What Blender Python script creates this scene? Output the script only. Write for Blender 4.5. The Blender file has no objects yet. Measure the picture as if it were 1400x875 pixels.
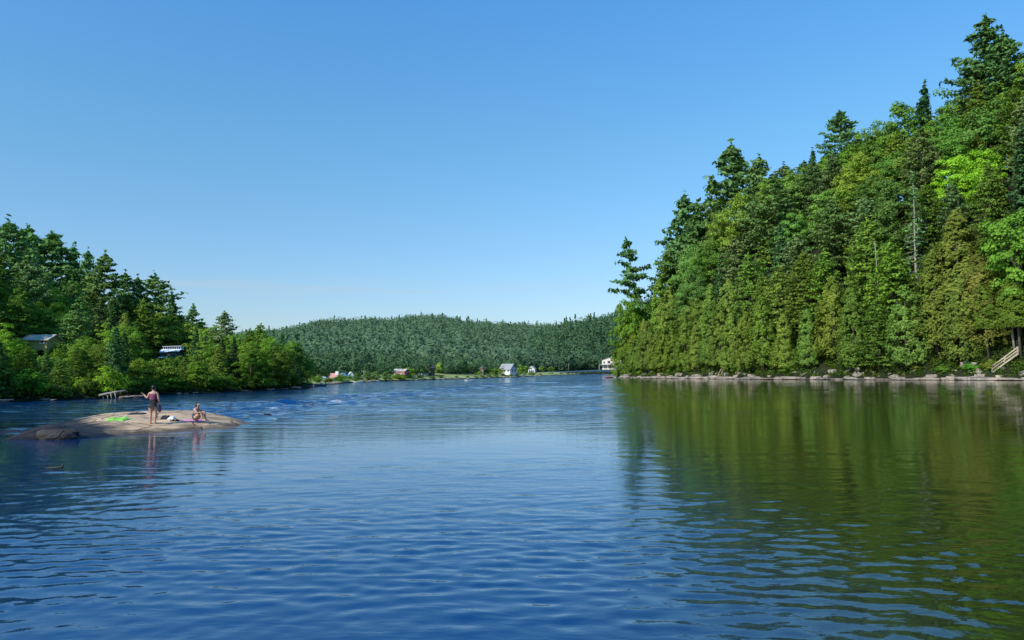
import bpy, bmesh, math, random
import numpy as np
from mathutils import Vector, Matrix, noise as mnoise

SC = bpy.context.scene
C = SC.collection
random.seed(11)
RNG = np.random.default_rng(11)
R = math.radians

# ------------------------------------------------------------------ camera
F_PX = 1011.0
CAM_H = 2.5
PITCH = math.atan((506 - 437.5) / F_PX)
ROLL = math.atan(0.0100)
cam_d = bpy.data.cameras.new('camera')
cam = bpy.data.objects.new('camera', cam_d)
C.objects.link(cam)
cam_d.sensor_width = 36.0
cam_d.lens = 36.0 * F_PX / 1400.0
cam_d.clip_start = 0.1
cam_d.clip_end = 20000
cam.location = (0, 0, CAM_H)
RM = Matrix.Rotation(R(90) + PITCH, 3, 'X') @ Matrix.Rotation(-ROLL, 3, 'Z')
cam.rotation_euler = RM.to_euler()
SC.camera = cam


def ray(px, py):
    return (RM @ Vector(((px - 700) / F_PX, -(py - 437.5) / F_PX, -1.0)))


def at(px, py, Y):
    """world point seen at photo pixel px,py at forward distance Y"""
    d = ray(px, py)
    k = Y / d.y
    return Vector((d.x * k, Y, CAM_H + d.z * k))


def ground_at(px, py, z=0.0):
    d = ray(px, py)
    k = (z - CAM_H) / d.z
    return Vector((d.x * k, d.y * k, z))


def pix(x, y, z):
    v = RM.transposed() @ Vector((x, y, z - CAM_H))
    return 700 + F_PX * v.x / -v.z, 437.5 - F_PX * v.y / -v.z


# ------------------------------------------------------------------ colour management, world, sun
SC.view_settings.view_transform = 'Standard'
SC.view_settings.look = 'None'
SC.view_settings.exposure = 0
SC.view_settings.gamma = 1
SUN_DIR = Vector((-0.70, -0.62, 0.0)).normalized()
SUN_EL = R(37)
SUN_VEC = Vector((SUN_DIR.x * math.cos(SUN_EL), SUN_DIR.y * math.cos(SUN_EL), math.sin(SUN_EL)))
SC.render.engine = 'CYCLES'
try:
    SC.cycles.max_bounces = 6
    SC.cycles.diffuse_bounces = 2
    SC.cycles.glossy_bounces = 3
    SC.cycles.transmission_bounces = 3
    SC.cycles.transparent_max_bounces = 4
    SC.cycles.use_denoising = True
    SC.cycles.sample_clamp_indirect = 4
except Exception:
    pass

w = bpy.data.worlds.new('World')
SC.world = w
w.use_nodes = True
nt = w.node_tree
nt.nodes.clear()


def N(nt, typ, **kw):
    n = nt.nodes.new(typ)
    for k, v in kw.items():
        if k.startswith('i_'):
            n.inputs[k[2:].replace('_', ' ')].default_value = v
        else:
            setattr(n, k, v)
    return n


def L(nt, a, b):
    nt.links.new(a, b)


def M2(nt, op, a, b=None, c=None, clamp=False):
    n = nt.nodes.new('ShaderNodeMath')
    n.operation = op
    n.use_clamp = clamp
    for i, v in enumerate((a, b, c)):
        if v is None:
            continue
        if hasattr(v, 'links') or hasattr(v, 'is_linked'):
            nt.links.new(v, n.inputs[i])
        else:
            n.inputs[i].default_value = v
    return n.outputs[0]


def MIXC(nt, fac, a, b, blend='MIX'):
    n = nt.nodes.new('ShaderNodeMix')
    n.data_type = 'RGBA'
    n.blend_type = blend
    for s, v in ((n.inputs[0], fac), (n.inputs[6], a), (n.inputs[7], b)):
        if hasattr(v, 'is_linked'):
            nt.links.new(v, s)
        elif isinstance(v, (int, float)):
            s.default_value = v
        else:
            s.default_value = (v[0], v[1], v[2], 1)
    return n.outputs[2]


def RAMP(nt, fac, stops):
    n = nt.nodes.new('ShaderNodeValToRGB')
    cr = n.color_ramp
    while len(cr.elements) < len(stops):
        cr.elements.new(0.5)
    for e, (p, c) in zip(cr.elements, stops):
        e.position = p
        e.color = (c[0], c[1], c[2], 1) if not isinstance(c, (int, float)) else (c, c, c, 1)
    nt.links.new(fac, n.inputs[0])
    return n.outputs[0]


sky = N(nt, 'ShaderNodeTexSky')
sky.sky_type = 'NISHITA'
sky.sun_disc = False
sky.sun_elevation = SUN_EL
sky.sun_rotation = math.atan2(SUN_DIR.x, SUN_DIR.y)
sky.altitude = 200
sky.air_density = 1.0
sky.dust_density = 0.6
sky.ozone_density = 2.0
gam = N(nt, 'ShaderNodeHueSaturation')
gam.inputs['Saturation'].default_value = 1.0
L(nt, sky.outputs[0], gam.inputs['Color'])
tc = N(nt, 'ShaderNodeTexCoord')
sep = N(nt, 'ShaderNodeSeparateXYZ')
L(nt, tc.outputs['Generated'], sep.inputs[0])
# colour of a clean dry summer air: paler at the horizon, deep blue above
grad = RAMP(nt, sep.outputs[2], [(0.0, (0.20, 0.22, 0.25)), (0.075, (0.205, 0.238, 0.278)), (0.29, (0.192, 0.317, 0.350)), (0.46, (0.173, 0.357, 0.455)), (0.68, (0.10, 0.37, 0.58)), (1.0, (0.08, 0.36, 0.60))])
tint = MIXC(nt, 1.0, gam.outputs[0], grad, 'MULTIPLY')
# a very thin wisp of cloud low over the far hills
mp = N(nt, 'ShaderNodeMapping')
mp.inputs['Scale'].default_value = (3.0, 3.0, 60.0)
L(nt, tc.outputs['Generated'], mp.inputs[0])
cn = N(nt, 'ShaderNodeTexNoise')
cn.inputs['Scale'].default_value = 1.6
cn.inputs['Detail'].default_value = 4
L(nt, mp.outputs[0], cn.inputs[0])
band = M2(nt, 'SUBTRACT', 1.0, M2(nt, 'MULTIPLY', M2(nt, 'ABSOLUTE', M2(nt, 'SUBTRACT', sep.outputs[2], 0.108)), 60), clamp=True)
wisp = M2(nt, 'MULTIPLY', M2(nt, 'MULTIPLY', M2(nt, 'SUBTRACT', cn.outputs[0], 0.5, clamp=True), 2.4, clamp=True), band)
skyc = MIXC(nt, wisp, tint, (0.95, 1.2, 1.42))
bg = N(nt, 'ShaderNodeBackground')
bg.inputs['Strength'].default_value = 0.52
L(nt, skyc, bg.inputs['Color'])
wo = N(nt, 'ShaderNodeOutputWorld')
L(nt, bg.outputs[0], wo.inputs[0])

sun_d = bpy.data.lights.new('sun', 'SUN')
sun_d.energy = 5.0
sun_d.angle = R(0.53)
sun_d.color = (1.0, 0.95, 0.86)
sun = bpy.data.objects.new('sun', sun_d)
C.objects.link(sun)
sun.rotation_euler = SUN_VEC.to_track_quat('Z', 'Y').to_euler()

# ------------------------------------------------------------------ materials
def new_mat(name):
    m = bpy.data.materials.new(name)
    m.use_nodes = True
    m.node_tree.nodes.clear()
    return m, m.node_tree


def simple(name, col, rough=0.7, vary=0.15, scale=3.0, bump=0.0, metallic=0.0, stretch=(1, 1, 1)):
    m, t = new_mat(name)
    tc = N(t, 'ShaderNodeTexCoord')
    mp = N(t, 'ShaderNodeMapping')
    mp.inputs['Scale'].default_value = stretch
    L(t, tc.outputs['Object'], mp.inputs[0])
    nz = N(t, 'ShaderNodeTexNoise')
    nz.inputs['Scale'].default_value = scale
    nz.inputs['Detail'].default_value = 5
    L(t, mp.outputs[0], nz.inputs[0])
    a = [c * (1 - vary) for c in col]
    b = [min(1, c * (1 + vary)) for c in col]
    colr = RAMP(t, nz.outputs[0], [(0.3, a), (0.7, b)])
    p = N(t, 'ShaderNodeBsdfPrincipled')
    p.inputs['Roughness'].default_value = rough
    p.inputs['Metallic'].default_value = metallic
    L(t, colr, p.inputs['Base Color'])
    if bump:
        bp = N(t, 'ShaderNodeBump')
        bp.inputs['Strength'].default_value = 1.0
        bp.inputs['Distance'].default_value = bump
        L(t, nz.outputs[0], bp.inputs['Height'])
        L(t, bp.outputs[0], p.inputs['Normal'])
    o = N(t, 'ShaderNodeOutputMaterial')
    L(t, p.outputs[0], o.inputs[0])
    return m


FOL = 1.75


def foliage(name, dark, light, trans=0.35, nscale=0.55):
    """leaf material: colour varies from leaf to leaf and clump to clump; object colour tints each tree"""
    m, t = new_mat(name)
    g = N(t, 'ShaderNodeNewGeometry')
    oi = N(t, 'ShaderNodeObjectInfo')
    tc = N(t, 'ShaderNodeTexCoord')
    nz = N(t, 'ShaderNodeTexNoise')
    nz.inputs['Scale'].default_value = nscale
    nz.inputs['Detail'].default_value = 2
    L(t, tc.outputs['Object'], nz.inputs[0])
    k = M2(t, 'ADD', M2(t, 'MULTIPLY', g.outputs['Random Per Island'], 0.5), M2(t, 'MULTIPLY', M2(t, 'SUBTRACT', nz.outputs[0], 0.3), 1.25), clamp=True)
    c = MIXC(t, k, dark, light)
    c = MIXC(t, 1.0, c, oi.outputs['Color'], 'MULTIPLY')
    c = MIXC(t, 1.0, c, (FOL, FOL, FOL * 0.95), 'MULTIPLY')
    d = N(t, 'ShaderNodeBsdfDiffuse')
    L(t, c, d.inputs[0])
    tr = N(t, 'ShaderNodeBsdfTranslucent')
    c2 = MIXC(t, 1.0, c, (1.15, 1.2, 0.6), 'MULTIPLY')
    L(t, c2, tr.inputs[0])
    mx = N(t, 'ShaderNodeMixShader')
    mx.inputs[0].default_value = trans
    L(t, d.outputs[0], mx.inputs[1])
    L(t, tr.outputs[0], mx.inputs[2])
    o = N(t, 'ShaderNodeOutputMaterial')
    L(t, mx.outputs[0], o.inputs[0])
    return m


MAT = {}
MAT['pine'] = foliage('pine_needles', (0.034, 0.066, 0.024), (0.122, 0.180, 0.055), 0.2)
MAT['cedar'] = foliage('cedar_sprays', (0.040, 0.078, 0.014), (0.170, 0.215, 0.036), 0.3)
MAT['maple'] = foliage('broad_leaves', (0.048, 0.098, 0.016), (0.158, 0.245, 0.036), 0.35)
MAT['spruce'] = foliage('spruce_needles', (0.024, 0.060, 0.022), (0.075, 0.140, 0.045), 0.2)
MAT['hemlock'] = foliage('hemlock_sprays', (0.042, 0.085, 0.016), (0.138, 0.208, 0.034), 0.3)
MAT['far'] = foliage('hazed_far_leaves', (0.034, 0.066, 0.042), (0.080, 0.128, 0.066), 0.2, 0.12)  # blue haze of distance is mixed into the leaf colour
MAT['fernear'] = foliage('near_hill_leaves', (0.018, 0.044, 0.028), (0.062, 0.108, 0.046), 0.2, 0.18)
MAT['village'] = foliage('village_leaves', (0.035, 0.075, 0.030), (0.120, 0.190, 0.060), 0.3)
MAT['bark'] = simple('bark', (0.085, 0.068, 0.055), 0.9, 0.4, 2.0, 0.03, stretch=(1, 1, 0.2))
MAT['palebark'] = simple('pale_bark', (0.27, 0.24, 0.20), 0.9, 0.35, 2.0, 0.03, stretch=(1, 1, 0.2))


def soil_mat():
    m, t = new_mat('forest_floor')
    g = N(t, 'ShaderNodeNewGeometry')
    nz = N(t, 'ShaderNodeTexNoise')
    nz.inputs['Scale'].default_value = 0.35
    nz.inputs['Detail'].default_value = 8
    L(t, g.outputs['Position'], nz.inputs[0])
    c = RAMP(t, nz.outputs[0], [(0.35, (0.010, 0.013, 0.006)), (0.55, (0.022, 0.024, 0.012)), (0.72, (0.026, 0.045, 0.012))])
    p = N(t, 'ShaderNodeBsdfPrincipled')
    p.inputs['Roughness'].default_value = 0.95
    p.inputs['Specular IOR Level'].default_value = 0.1
    L(t, c, p.inputs['Base Color'])
    bp = N(t, 'ShaderNodeBump')
    bp.inputs['Distance'].default_value = 0.5
    L(t, nz.outputs[0], bp.inputs['Height'])
    L(t, bp.outputs[0], p.inputs['Normal'])
    o = N(t, 'ShaderNodeOutputMaterial')
    L(t, p.outputs[0], o.inputs[0])
    return m


MAT['soil'] = soil_mat()
MAT['hillsoil'] = simple('hill_soil', (0.030, 0.050, 0.032), 0.95, 0.4, 0.05)
MAT['meadow'] = simple('meadow', (0.22, 0.26, 0.08), 0.95, 0.3, 0.08)


def water_mat():
    m, t = new_mat('river_water')
    g = N(t, 'ShaderNodeNewGeometry')
    sp = N(t, 'ShaderNodeSeparateXYZ')
    L(t, g.outputs['Position'], sp.inputs[0])
    X, Y = sp.outputs[0], sp.outputs[1]

    def noise(scale, sx, sy, detail=3, rough=0.5, dist=0.0, rot=0.0):
        mp = N(t, 'ShaderNodeMapping')
        mp.inputs['Scale'].default_value = (sx, sy, 1)
        mp.inputs['Rotation'].default_value = (0, 0, rot)
        L(t, g.outputs['Position'], mp.inputs[0])
        n = N(t, 'ShaderNodeTexNoise')
        n.inputs['Scale'].default_value = scale
        n.inputs['Detail'].default_value = detail
        n.inputs['Roughness'].default_value = rough
        n.inputs['Distortion'].default_value = dist
        L(t, mp.outputs[0], n.inputs[0])
        return n.outputs[0]
    # ---- where the water is ruffled
    patch = noise(0.11, 0.55, 1.0, 3, 0.55, 0.6, 0.15)
    patch = M2(t, 'MULTIPLY', M2(t, 'SUBTRACT', patch, 0.40), 4.0, clamp=True)
    # main current: a band that swings away to the far right
    yy = M2(t, 'SUBTRACT', Y, 30.0)
    x0 = M2(t, 'ADD', M2(t, 'MULTIPLY', M2(t, 'MULTIPLY', yy, yy), 0.0020), -19.0)
    wdt = M2(t, 'ADD', 3.2, M2(t, 'MULTIPLY', Y, 0.035))
    dx = M2(t, 'DIVIDE', M2(t, 'SUBTRACT', X, x0), wdt)
    bandm = M2(t, 'EXPONENT', M2(t, 'MULTIPLY', M2(t, 'MULTIPLY', dx, dx), -1.0))
    far = N(t, 'ShaderNodeMapRange')
    far.interpolation_type = 'SMOOTHSTEP'
    far.inputs[1].default_value = 26
    far.inputs[2].default_value = 44
    L(t, Y, far.inputs[0])
    bandm = M2(t, 'MULTIPLY', bandm, far.outputs[0])
    streak = noise(0.35, 0.25, 1.0, 4, 0.6, 0.4)
    streak = M2(t, 'MULTIPLY', M2(t, 'SUBTRACT', streak, 0.38), 5.0, clamp=True)
    rap = M2(t, 'MULTIPLY', bandm, streak)
    # open river far out, left of the lee of the right bank
    lee = N(t, 'ShaderNodeMapRange')
    lee.interpolation_type = 'SMOOTHSTEP'
    lee.inputs[1].default_value = -1
    lee.inputs[2].default_value = 4
    lee.inputs[3].default_value = 1
    lee.inputs[4].default_value = 0.0
    L(t, M2(t, 'SUBTRACT', X, M2(t, 'MULTIPLY', Y, 0.12)), lee.inputs[0])
    # ---- heights
    h_fine = noise(5.0, 0.55, 1.0, 3, 0.55, 0.3, 0.12)
    h_mid = noise(1.7, 0.42, 1.0, 2, 0.5, 0.8, 0.08)
    h_big = noise(0.55, 0.35, 1.0, 2, 0.5, 1.0, -0.05)
    h_vf = noise(11.0, 0.5, 1.0, 2, 0.5, 0.2, 0.1)
    near = N(t, 'ShaderNodeMapRange')
    near.interpolation_type = 'SMOOTHSTEP'
    near.inputs[1].default_value = 7
    near.inputs[2].default_value = 24
    near.inputs[3].default_value = 1
    near.inputs[4].default_value = 0
    L(t, Y, near.inputs[0])
    a_f = M2(t, 'ADD', 0.0010, M2(t, 'MULTIPLY', M2(t, 'ADD', patch, M2(t, 'MULTIPLY', lee.outputs[0], 0.6)), 0.0045))
    a_m = M2(t, 'ADD', M2(t, 'ADD', 0.004, M2(t, 'MULTIPLY', near.outputs[0], 0.012)), M2(t, 'MULTIPLY', patch, 0.007))
    dist = M2(t, 'ADD', 0.35, M2(t, 'MULTIPLY', Y, 0.022))
    ruf = M2(t, 'MULTIPLY', lee.outputs[0], far.outputs[0])
    calm = M2(t, 'ADD', 0.25, M2(t, 'MULTIPLY', streak, 0.75))
    ruf = M2(t, 'MULTIPLY', ruf, calm)
    a_m = M2(t, 'ADD', a_m, M2(t, 'MULTIPLY', rap, 0.22))
    a_m = M2(t, 'ADD', a_m, M2(t, 'MULTIPLY', M2(t, 'MULTIPLY', ruf, dist), 0.035))
    a_b = M2(t, 'ADD', M2(t, 'ADD', 0.008, M2(t, 'MULTIPLY', M2(t, 'MULTIPLY', ruf, dist), 0.05)), M2(t, 'MULTIPLY', rap, 0.15))
    h = M2(t, 'ADD', M2(t, 'MULTIPLY', h_fine, a_f), M2(t, 'MULTIPLY', h_mid, a_m))
    h = M2(t, 'ADD', h, M2(t, 'MULTIPLY', h_big, a_b))
    cx = M2(t, 'DIVIDE', M2(t, 'SUBTRACT', X, -2.0), 6.5)
    cy = M2(t, 'DIVIDE', M2(t, 'SUBTRACT', Y, 24.0), 9.0)
    cc = M2(t, 'EXPONENT', M2(t, 'MULTIPLY', M2(t, 'ADD', M2(t, 'MULTIPLY', cx, cx), M2(t, 'MULTIPLY', cy, cy)), -1.0))
    h = M2(t, 'ADD', h, M2(t, 'MULTIPLY', h_vf, M2(t, 'ADD', 0.0010, M2(t, 'MULTIPLY', patch, 0.0030))))
    h = M2(t, 'MULTIPLY', h, M2(t, 'SUBTRACT', 1.0, M2(t, 'MULTIPLY', cc, 0.7)))
    bp = N(t, 'ShaderNodeBump')
    bp.inputs['Strength'].default_value = 1.0
    bp.inputs['Distance'].default_value = 1.0
    L(t, h, bp.inputs['Height'])
    # ---- body colour: peaty brown-green, sky-reflection blue painted in on open water, foam on rapids
    base = MIXC(t, lee.outputs[0], MIXC(t, noise(0.05, 1, 1, 2), (0.014, 0.022, 0.006), (0.018, 0.024, 0.005)), (0.001, 0.027, 0.095))
    fo = noise(1.1, 0.22, 1.0, 5, 0.65, 0.2)
    foam = M2(t, 'MULTIPLY', M2(t, 'MULTIPLY', M2(t, 'SUBTRACT', fo, 0.592, clamp=True), 12.0, clamp=True), M2(t, 'MULTIPLY', bandm, 1.2, clamp=True))
    nf = N(t, 'ShaderNodeMapRange')
    nf.inputs[1].default_value = 95
    nf.inputs[2].default_value = 60
    L(t, Y, nf.inputs[0])
    foam = M2(t, 'MULTIPLY', foam, nf.outputs[0], clamp=True)
    col = MIXC(t, foam, base, (0.75, 0.78, 0.80))
    p = N(t, 'ShaderNodeBsdfPrincipled')
    p.inputs['IOR'].default_value = 1.74
    L(t, MIXC(t, lee.outputs[0], (0.86, 0.86, 0.66), (0.60, 0.95, 1.0)), p.inputs['Specular Tint'])  # bank olive and sky blue painted into the reflections
    L(t, col, p.inputs['Base Color'])
    rg = M2(t, 'ADD', 0.03, M2(t, 'MULTIPLY', M2(t, 'MULTIPLY', ruf, far.outputs[0]), 0.07))
    L(t, M2(t, 'ADD', rg, M2(t, 'MULTIPLY', foam, 0.6)), p.inputs['Roughness'])
    L(t, bp.outputs[0], p.inputs['Normal'])
    o = N(t, 'ShaderNodeOutputMaterial')
    L(t, p.outputs[0], o.inputs[0])
    return m


MAT['water'] = water_mat()


def rock_mat(name, dark, light, wet=0.3, scale=0.6, shade_x=None):
    m, t = new_mat(name)
    g = N(t, 'ShaderNodeNewGeometry')
    sp = N(t, 'ShaderNodeSeparateXYZ')
    L(t, g.outputs['Position'], sp.inputs[0])
    nz = N(t, 'ShaderNodeTexNoise')
    nz.inputs['Scale'].default_value = scale
    nz.inputs['Detail'].default_value = 9
    nz.inputs['Roughness'].default_value = 0.62
    L(t, g.outputs['Position'], nz.inputs[0])
    vo = N(t, 'ShaderNodeTexVoronoi')
    vo.feature = 'DISTANCE_TO_EDGE'
    vo.inputs['Scale'].default_value = scale * 0.9
    wv = N(t, 'ShaderNodeMix')
    wv.data_type = 'VECTOR'
    wv.inputs[0].default_value = 0.35
    L(t, g.outputs['Position'], wv.inputs[4])
    L(t, nz.outputs[1], wv.inputs[5])
    L(t, wv.outputs[1], vo.inputs[0])
    crack = M2(t, 'SUBTRACT', 1.0, M2(t, 'MULTIPLY', vo.outputs[0], 30.0, clamp=True))
    c = RAMP(t, nz.outputs[0], [(0.32, dark), (0.66, light)])
    mp = N(t, 'ShaderNodeMapping')
    mp.inputs['Scale'].default_value = (0.45, 2.4, 3.0)
    mp.inputs['Rotation'].default_value = (0, 0, 0.25)
    L(t, g.outputs['Position'], mp.inputs[0])
    st = N(t, 'ShaderNodeTexNoise')
    st.inputs['Scale'].default_value = 1.0
    st.inputs['Detail'].default_value = 6
    L(t, mp.outputs[0], st.inputs[0])
    sk = M2(t, 'MULTIPLY', M2(t, 'SUBTRACT', st.outputs[0], 0.50, clamp=True), 5.0, clamp=True)
    c = MIXC(t, M2(t, 'MULTIPLY', sk, 0.6), c, [v * 0.55 for v in dark])
    c = MIXC(t, M2(t, 'MULTIPLY', crack, 0.75), c, [v * 0.35 for v in dark])
    # damp band just above the water
    dm = N(t, 'ShaderNodeMapRange')
    dm.inputs[1].default_value = 0.05
    dm.inputs[2].default_value = wet
    dm.inputs[3].default_value = 0.30
    dm.inputs[4].default_value = 1.0
    L(t, M2(t, 'ADD', sp.outputs[2], M2(t, 'MULTIPLY', M2(t, 'SUBTRACT', nz.outputs[0], 0.5), 0.25)), dm.inputs[0])
    k = dm.outputs[0]
    if shade_x is not None:  # tree shade painted dark over the left end of the rock
        shx = N(t, 'ShaderNodeMapRange')
        shx.inputs[1].default_value = shade_x[0]
        shx.inputs[2].default_value = shade_x[1]
        shx.inputs[3].default_value = 0.055
        shx.inputs[4].default_value = 1.0
        L(t, M2(t, 'ADD', M2(t, 'ADD', sp.outputs[0], M2(t, 'MULTIPLY', M2(t, 'SUBTRACT', sp.outputs[1], 31.0), 0.914)), M2(t, 'MULTIPLY', M2(t, 'SUBTRACT', nz.outputs[0], 0.5), 4.0)), shx.inputs[0])
        k = M2(t, 'MULTIPLY', k, shx.outputs[0])
    kc = N(t, 'ShaderNodeCombineColor')
    for i in range(3):
        L(t, k, kc.inputs[i])
    c = MIXC(t, 1.0, c, kc.outputs[0], 'MULTIPLY')
    p = N(t, 'ShaderNodeBsdfPrincipled')
    L(t, M2(t, 'ADD', 0.55, M2(t, 'MULTIPLY', k, 0.35)), p.inputs['Roughness'])
    p.inputs['Specular IOR Level'].default_value = 0.22
    L(t, c, p.inputs['Base Color'])
    bp = N(t, 'ShaderNodeBump')
    bp.inputs['Distance'].default_value = 0.08
    L(t, M2(t, 'SUBTRACT', M2(t, 'ADD', nz.outputs[0], M2(t, 'MULTIPLY', st.outputs[0], -0.8)), M2(t, 'MULTIPLY', crack, 0.5)), bp.inputs['Height'])
    L(t, bp.outputs[0], p.inputs['Normal'])
    o = N(t, 'ShaderNodeOutputMaterial')
    L(t, p.outputs[0], o.inputs[0])
    return m


MAT['granite'] = rock_mat('granite_painted_shade', (0.30, 0.20, 0.115), (0.68, 0.48, 0.29), 0.14, 0.8, (-17.0, -15.4))
MAT['darkrock'] = rock_mat('dark_wet_rock', (0.018, 0.017, 0.017), (0.060, 0.050, 0.045), 0.25, 1.2)
MAT['shorerock'] = rock_mat('shore_rock', (0.15, 0.11, 0.08), (0.47, 0.38, 0.29), 0.18, 0.5)
MAT['greyrock'] = rock_mat('grey_shore_rock', (0.10, 0.085, 0.07), (0.38, 0.32, 0.25), 0.2, 0.6)
MAT['wood'] = simple('weathered_wood', (0.42, 0.35, 0.24), 0.8, 0.2, 4.0, 0.01)
MAT['drift'] = simple('driftwood', (0.30, 0.25, 0.20), 0.85, 0.3, 3.0, 0.01)
MAT['darkwood'] = simple('dark_driftwood', (0.035, 0.028, 0.022), 0.7, 0.3, 4.0, 0.01)
MAT['skin'] = simple('skin', (0.48, 0.27, 0.18), 0.55, 0.05, 6)
MAT['hair'] = simple('dark_hair', (0.025, 0.015, 0.012), 0.5, 0.2, 20)
MAT['maroon'] = simple('maroon_cloth', (0.20, 0.045, 0.085), 0.85, 0.25, 12)
MAT['black'] = simple('black_cloth', (0.015, 0.014, 0.016), 0.85, 0.2, 9)
MAT['pink'] = simple('pink_cloth', (0.62, 0.24, 0.36), 0.9, 0.15, 9)
MAT['limecloth'] = simple('lime_towel', (0.25, 0.55, 0.08), 0.9, 0.25, 7)
MAT['whitecloth'] = simple('white_cloth', (0.70, 0.70, 0.68), 0.85, 0.1, 9)
MAT['white_paint'] = simple('white_siding', (0.72, 0.71, 0.68), 0.7, 0.06, 1.5)
MAT['cream'] = simple('cream_siding', (0.72, 0.62, 0.47), 0.7, 0.06, 1.5)
MAT['red_wall'] = simple('red_siding', (0.50, 0.10, 0.07), 0.8, 0.15, 2)
MAT['pink_roof'] = simple('faded_red_roof', (0.52, 0.25, 0.21), 0.8, 0.12, 2)
MAT['grey_roof'] = simple('grey_shingles', (0.30, 0.29, 0.28), 0.85, 0.15, 3)
MAT['tan_roof'] = simple('weathered_tan_roof', (0.50, 0.44, 0.34), 0.85, 0.2, 1.5)
MAT['metal_roof'] = simple('pale_metal_roof', (0.80, 0.82, 0.84), 0.5, 0.06, 2)
MAT['dark_wall'] = simple('dark_stained_wall', (0.035, 0.045, 0.055), 0.8, 0.2, 3)
MAT['brown_wall'] = simple('brown_wall', (0.17, 0.10, 0.07), 0.85, 0.2, 2)
MAT['grey_wall'] = simple('grey_wall', (0.34, 0.34, 0.34), 0.85, 0.1, 2)
MAT['yellow_wall'] = simple('yellow_siding', (0.42, 0.36, 0.12), 0.8, 0.1, 2)
MAT['glass'] = simple('window_glass', (0.04, 0.05, 0.07), 0.1, 0.3, 2)
MAT['concrete'] = simple('pale_concrete', (0.55, 0.53, 0.49), 0.85, 0.12, 0.6)
MAT['jettywood'] = simple('jetty_timber', (0.10, 0.08, 0.09), 0.8, 0.3, 2)
MAT['red_plastic'] = simple('red_plastic', (0.65, 0.10, 0.12), 0.4, 0.1, 2)
MAT['willowleaf'] = foliage('willow_leaves', (0.10, 0.16, 0.03), (0.26, 0.36, 0.08), 0.4)

# ------------------------------------------------------------------ object helpers
def mesh_from(name, verts, faces, mat=None, smooth=False):
    me = bpy.data.meshes.new(name)
    me.from_pydata([tuple(v) for v in verts], [], faces)
    if mat:
        me.materials.append(mat)
    if smooth:
        me.polygons.foreach_set('use_smooth', [True] * len(me.polygons))
    me.update()
    return me


def quads_mesh(name, V, mat):
    """V: (n,4,3) loose quads"""
    n = V.shape[0]
    me = bpy.data.meshes.new(name)
    me.vertices.add(n * 4)
    me.vertices.foreach_set('co', V.reshape(-1).astype(np.float32))
    me.loops.add(n * 4)
    me.loops.foreach_set('vertex_index', np.arange(n * 4, dtype=np.int32))
    me.polygons.add(n)
    me.polygons.foreach_set('loop_start', np.arange(0, n * 4, 4, dtype=np.int32))
    me.polygons.foreach_set('loop_total', np.full(n, 4, dtype=np.int32))
    me.materials.append(mat)
    me.update(calc_edges=True)
    return me


def link(name, data, parent=None, loc=None, rot=None, scale=None):
    o = bpy.data.objects.new(name, data)
    C.objects.link(o)
    if parent:
        o.parent = parent
    if loc is not None:
        o.location = loc
    if rot is not None:
        o.rotation_euler = rot
    if scale is not None:
        o.scale = scale
    return o


def tag(o, label, cat, group=None, kind=None):
    if label:
        o['label'] = label
    if cat:
        o['category'] = cat
    if group:
        o['group'] = group
    if kind:
        o['kind'] = kind
    return o


class MB:
    """collects boxes, tubes and polygons into one mesh"""
    def __init__(s):
        s.v = []
        s.f = []

    def box(s, c, d, rz=0.0, rx=0.0):
        m = Matrix.Rotation(rz, 3, 'Z') @ Matrix.Rotation(rx, 3, 'X')
        i = len(s.v)
        for x in (-.5, .5):
            for y in (-.5, .5):
                for z in (-.5, .5):
                    s.v.append(Vector(c) + m @ Vector((x * d[0], y * d[1], z * d[2])))
        for q in ((0, 1, 3, 2), (4, 6, 7, 5), (0, 4, 5, 1), (2, 3, 7, 6), (0, 2, 6, 4), (1, 5, 7, 3)):
            s.f.append([i + k for k in q])
        return s

    def tube(s, pts, rads, n=6, cap=True):
        pts = [Vector(p) for p in pts]
        i0 = len(s.v)
        for k, p in enumerate(pts):
            d = (pts[min(k + 1, len(pts) - 1)] - pts[max(k - 1, 0)])
            if d.length < 1e-6:
                d = Vector((0, 0, 1))
            d.normalize()
            u = d.orthogonal().normalized() if k == 0 else (u - d * u.dot(d)).normalized()
            vv = d.cross(u)
            r = rads[k] if hasattr(rads, '__len__') else rads
            for j in range(n):
                a = 2 * math.pi * j / n
                s.v.append(p + (u * math.cos(a) + vv * math.sin(a)) * r)
        for k in range(len(pts) - 1):
            for j in range(n):
                a = i0 + k * n + j
                b = i0 + k * n + (j + 1) % n
                s.f.append([a, b, b + n, a + n])
        if cap:
            s.f.append([i0 + j for j in range(n)][::-1])
            s.f.append([i0 + (len(pts) - 1) * n + j for j in range(n)])
        return s

    def poly(s, pts):
        i = len(s.v)
        s.v += [Vector(p) for p in pts]
        s.f.append(list(range(i, i + len(pts))))
        return s

    def slab(s, pts, th):
        """polygon extruded down its normal by th"""
        pts = [Vector(p) for p in pts]
        n = (pts[1] - pts[0]).cross(pts[2] - pts[1]).normalized()
        i = len(s.v)
        k = len(pts)
        s.v += pts + [p - n * th for p in pts]
        s.f.append([i + j for j in range(k)])
        s.f.append([i + k + j for j in range(k)][::-1])
        for j in range(k):
            a, b = i + j, i + (j + 1) % k
            s.f.append([a, i + k + j, i + k + (j + 1) % k, b])
        return s

    def mesh(s, name, mat, smooth=False):
        return mesh_from(name, s.v, s.f, mat, smooth)

    def build(s, name, mat, parent=None, smooth=False, **kw):
        return link(name, s.mesh(name, mat, smooth), parent, **kw)


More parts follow.
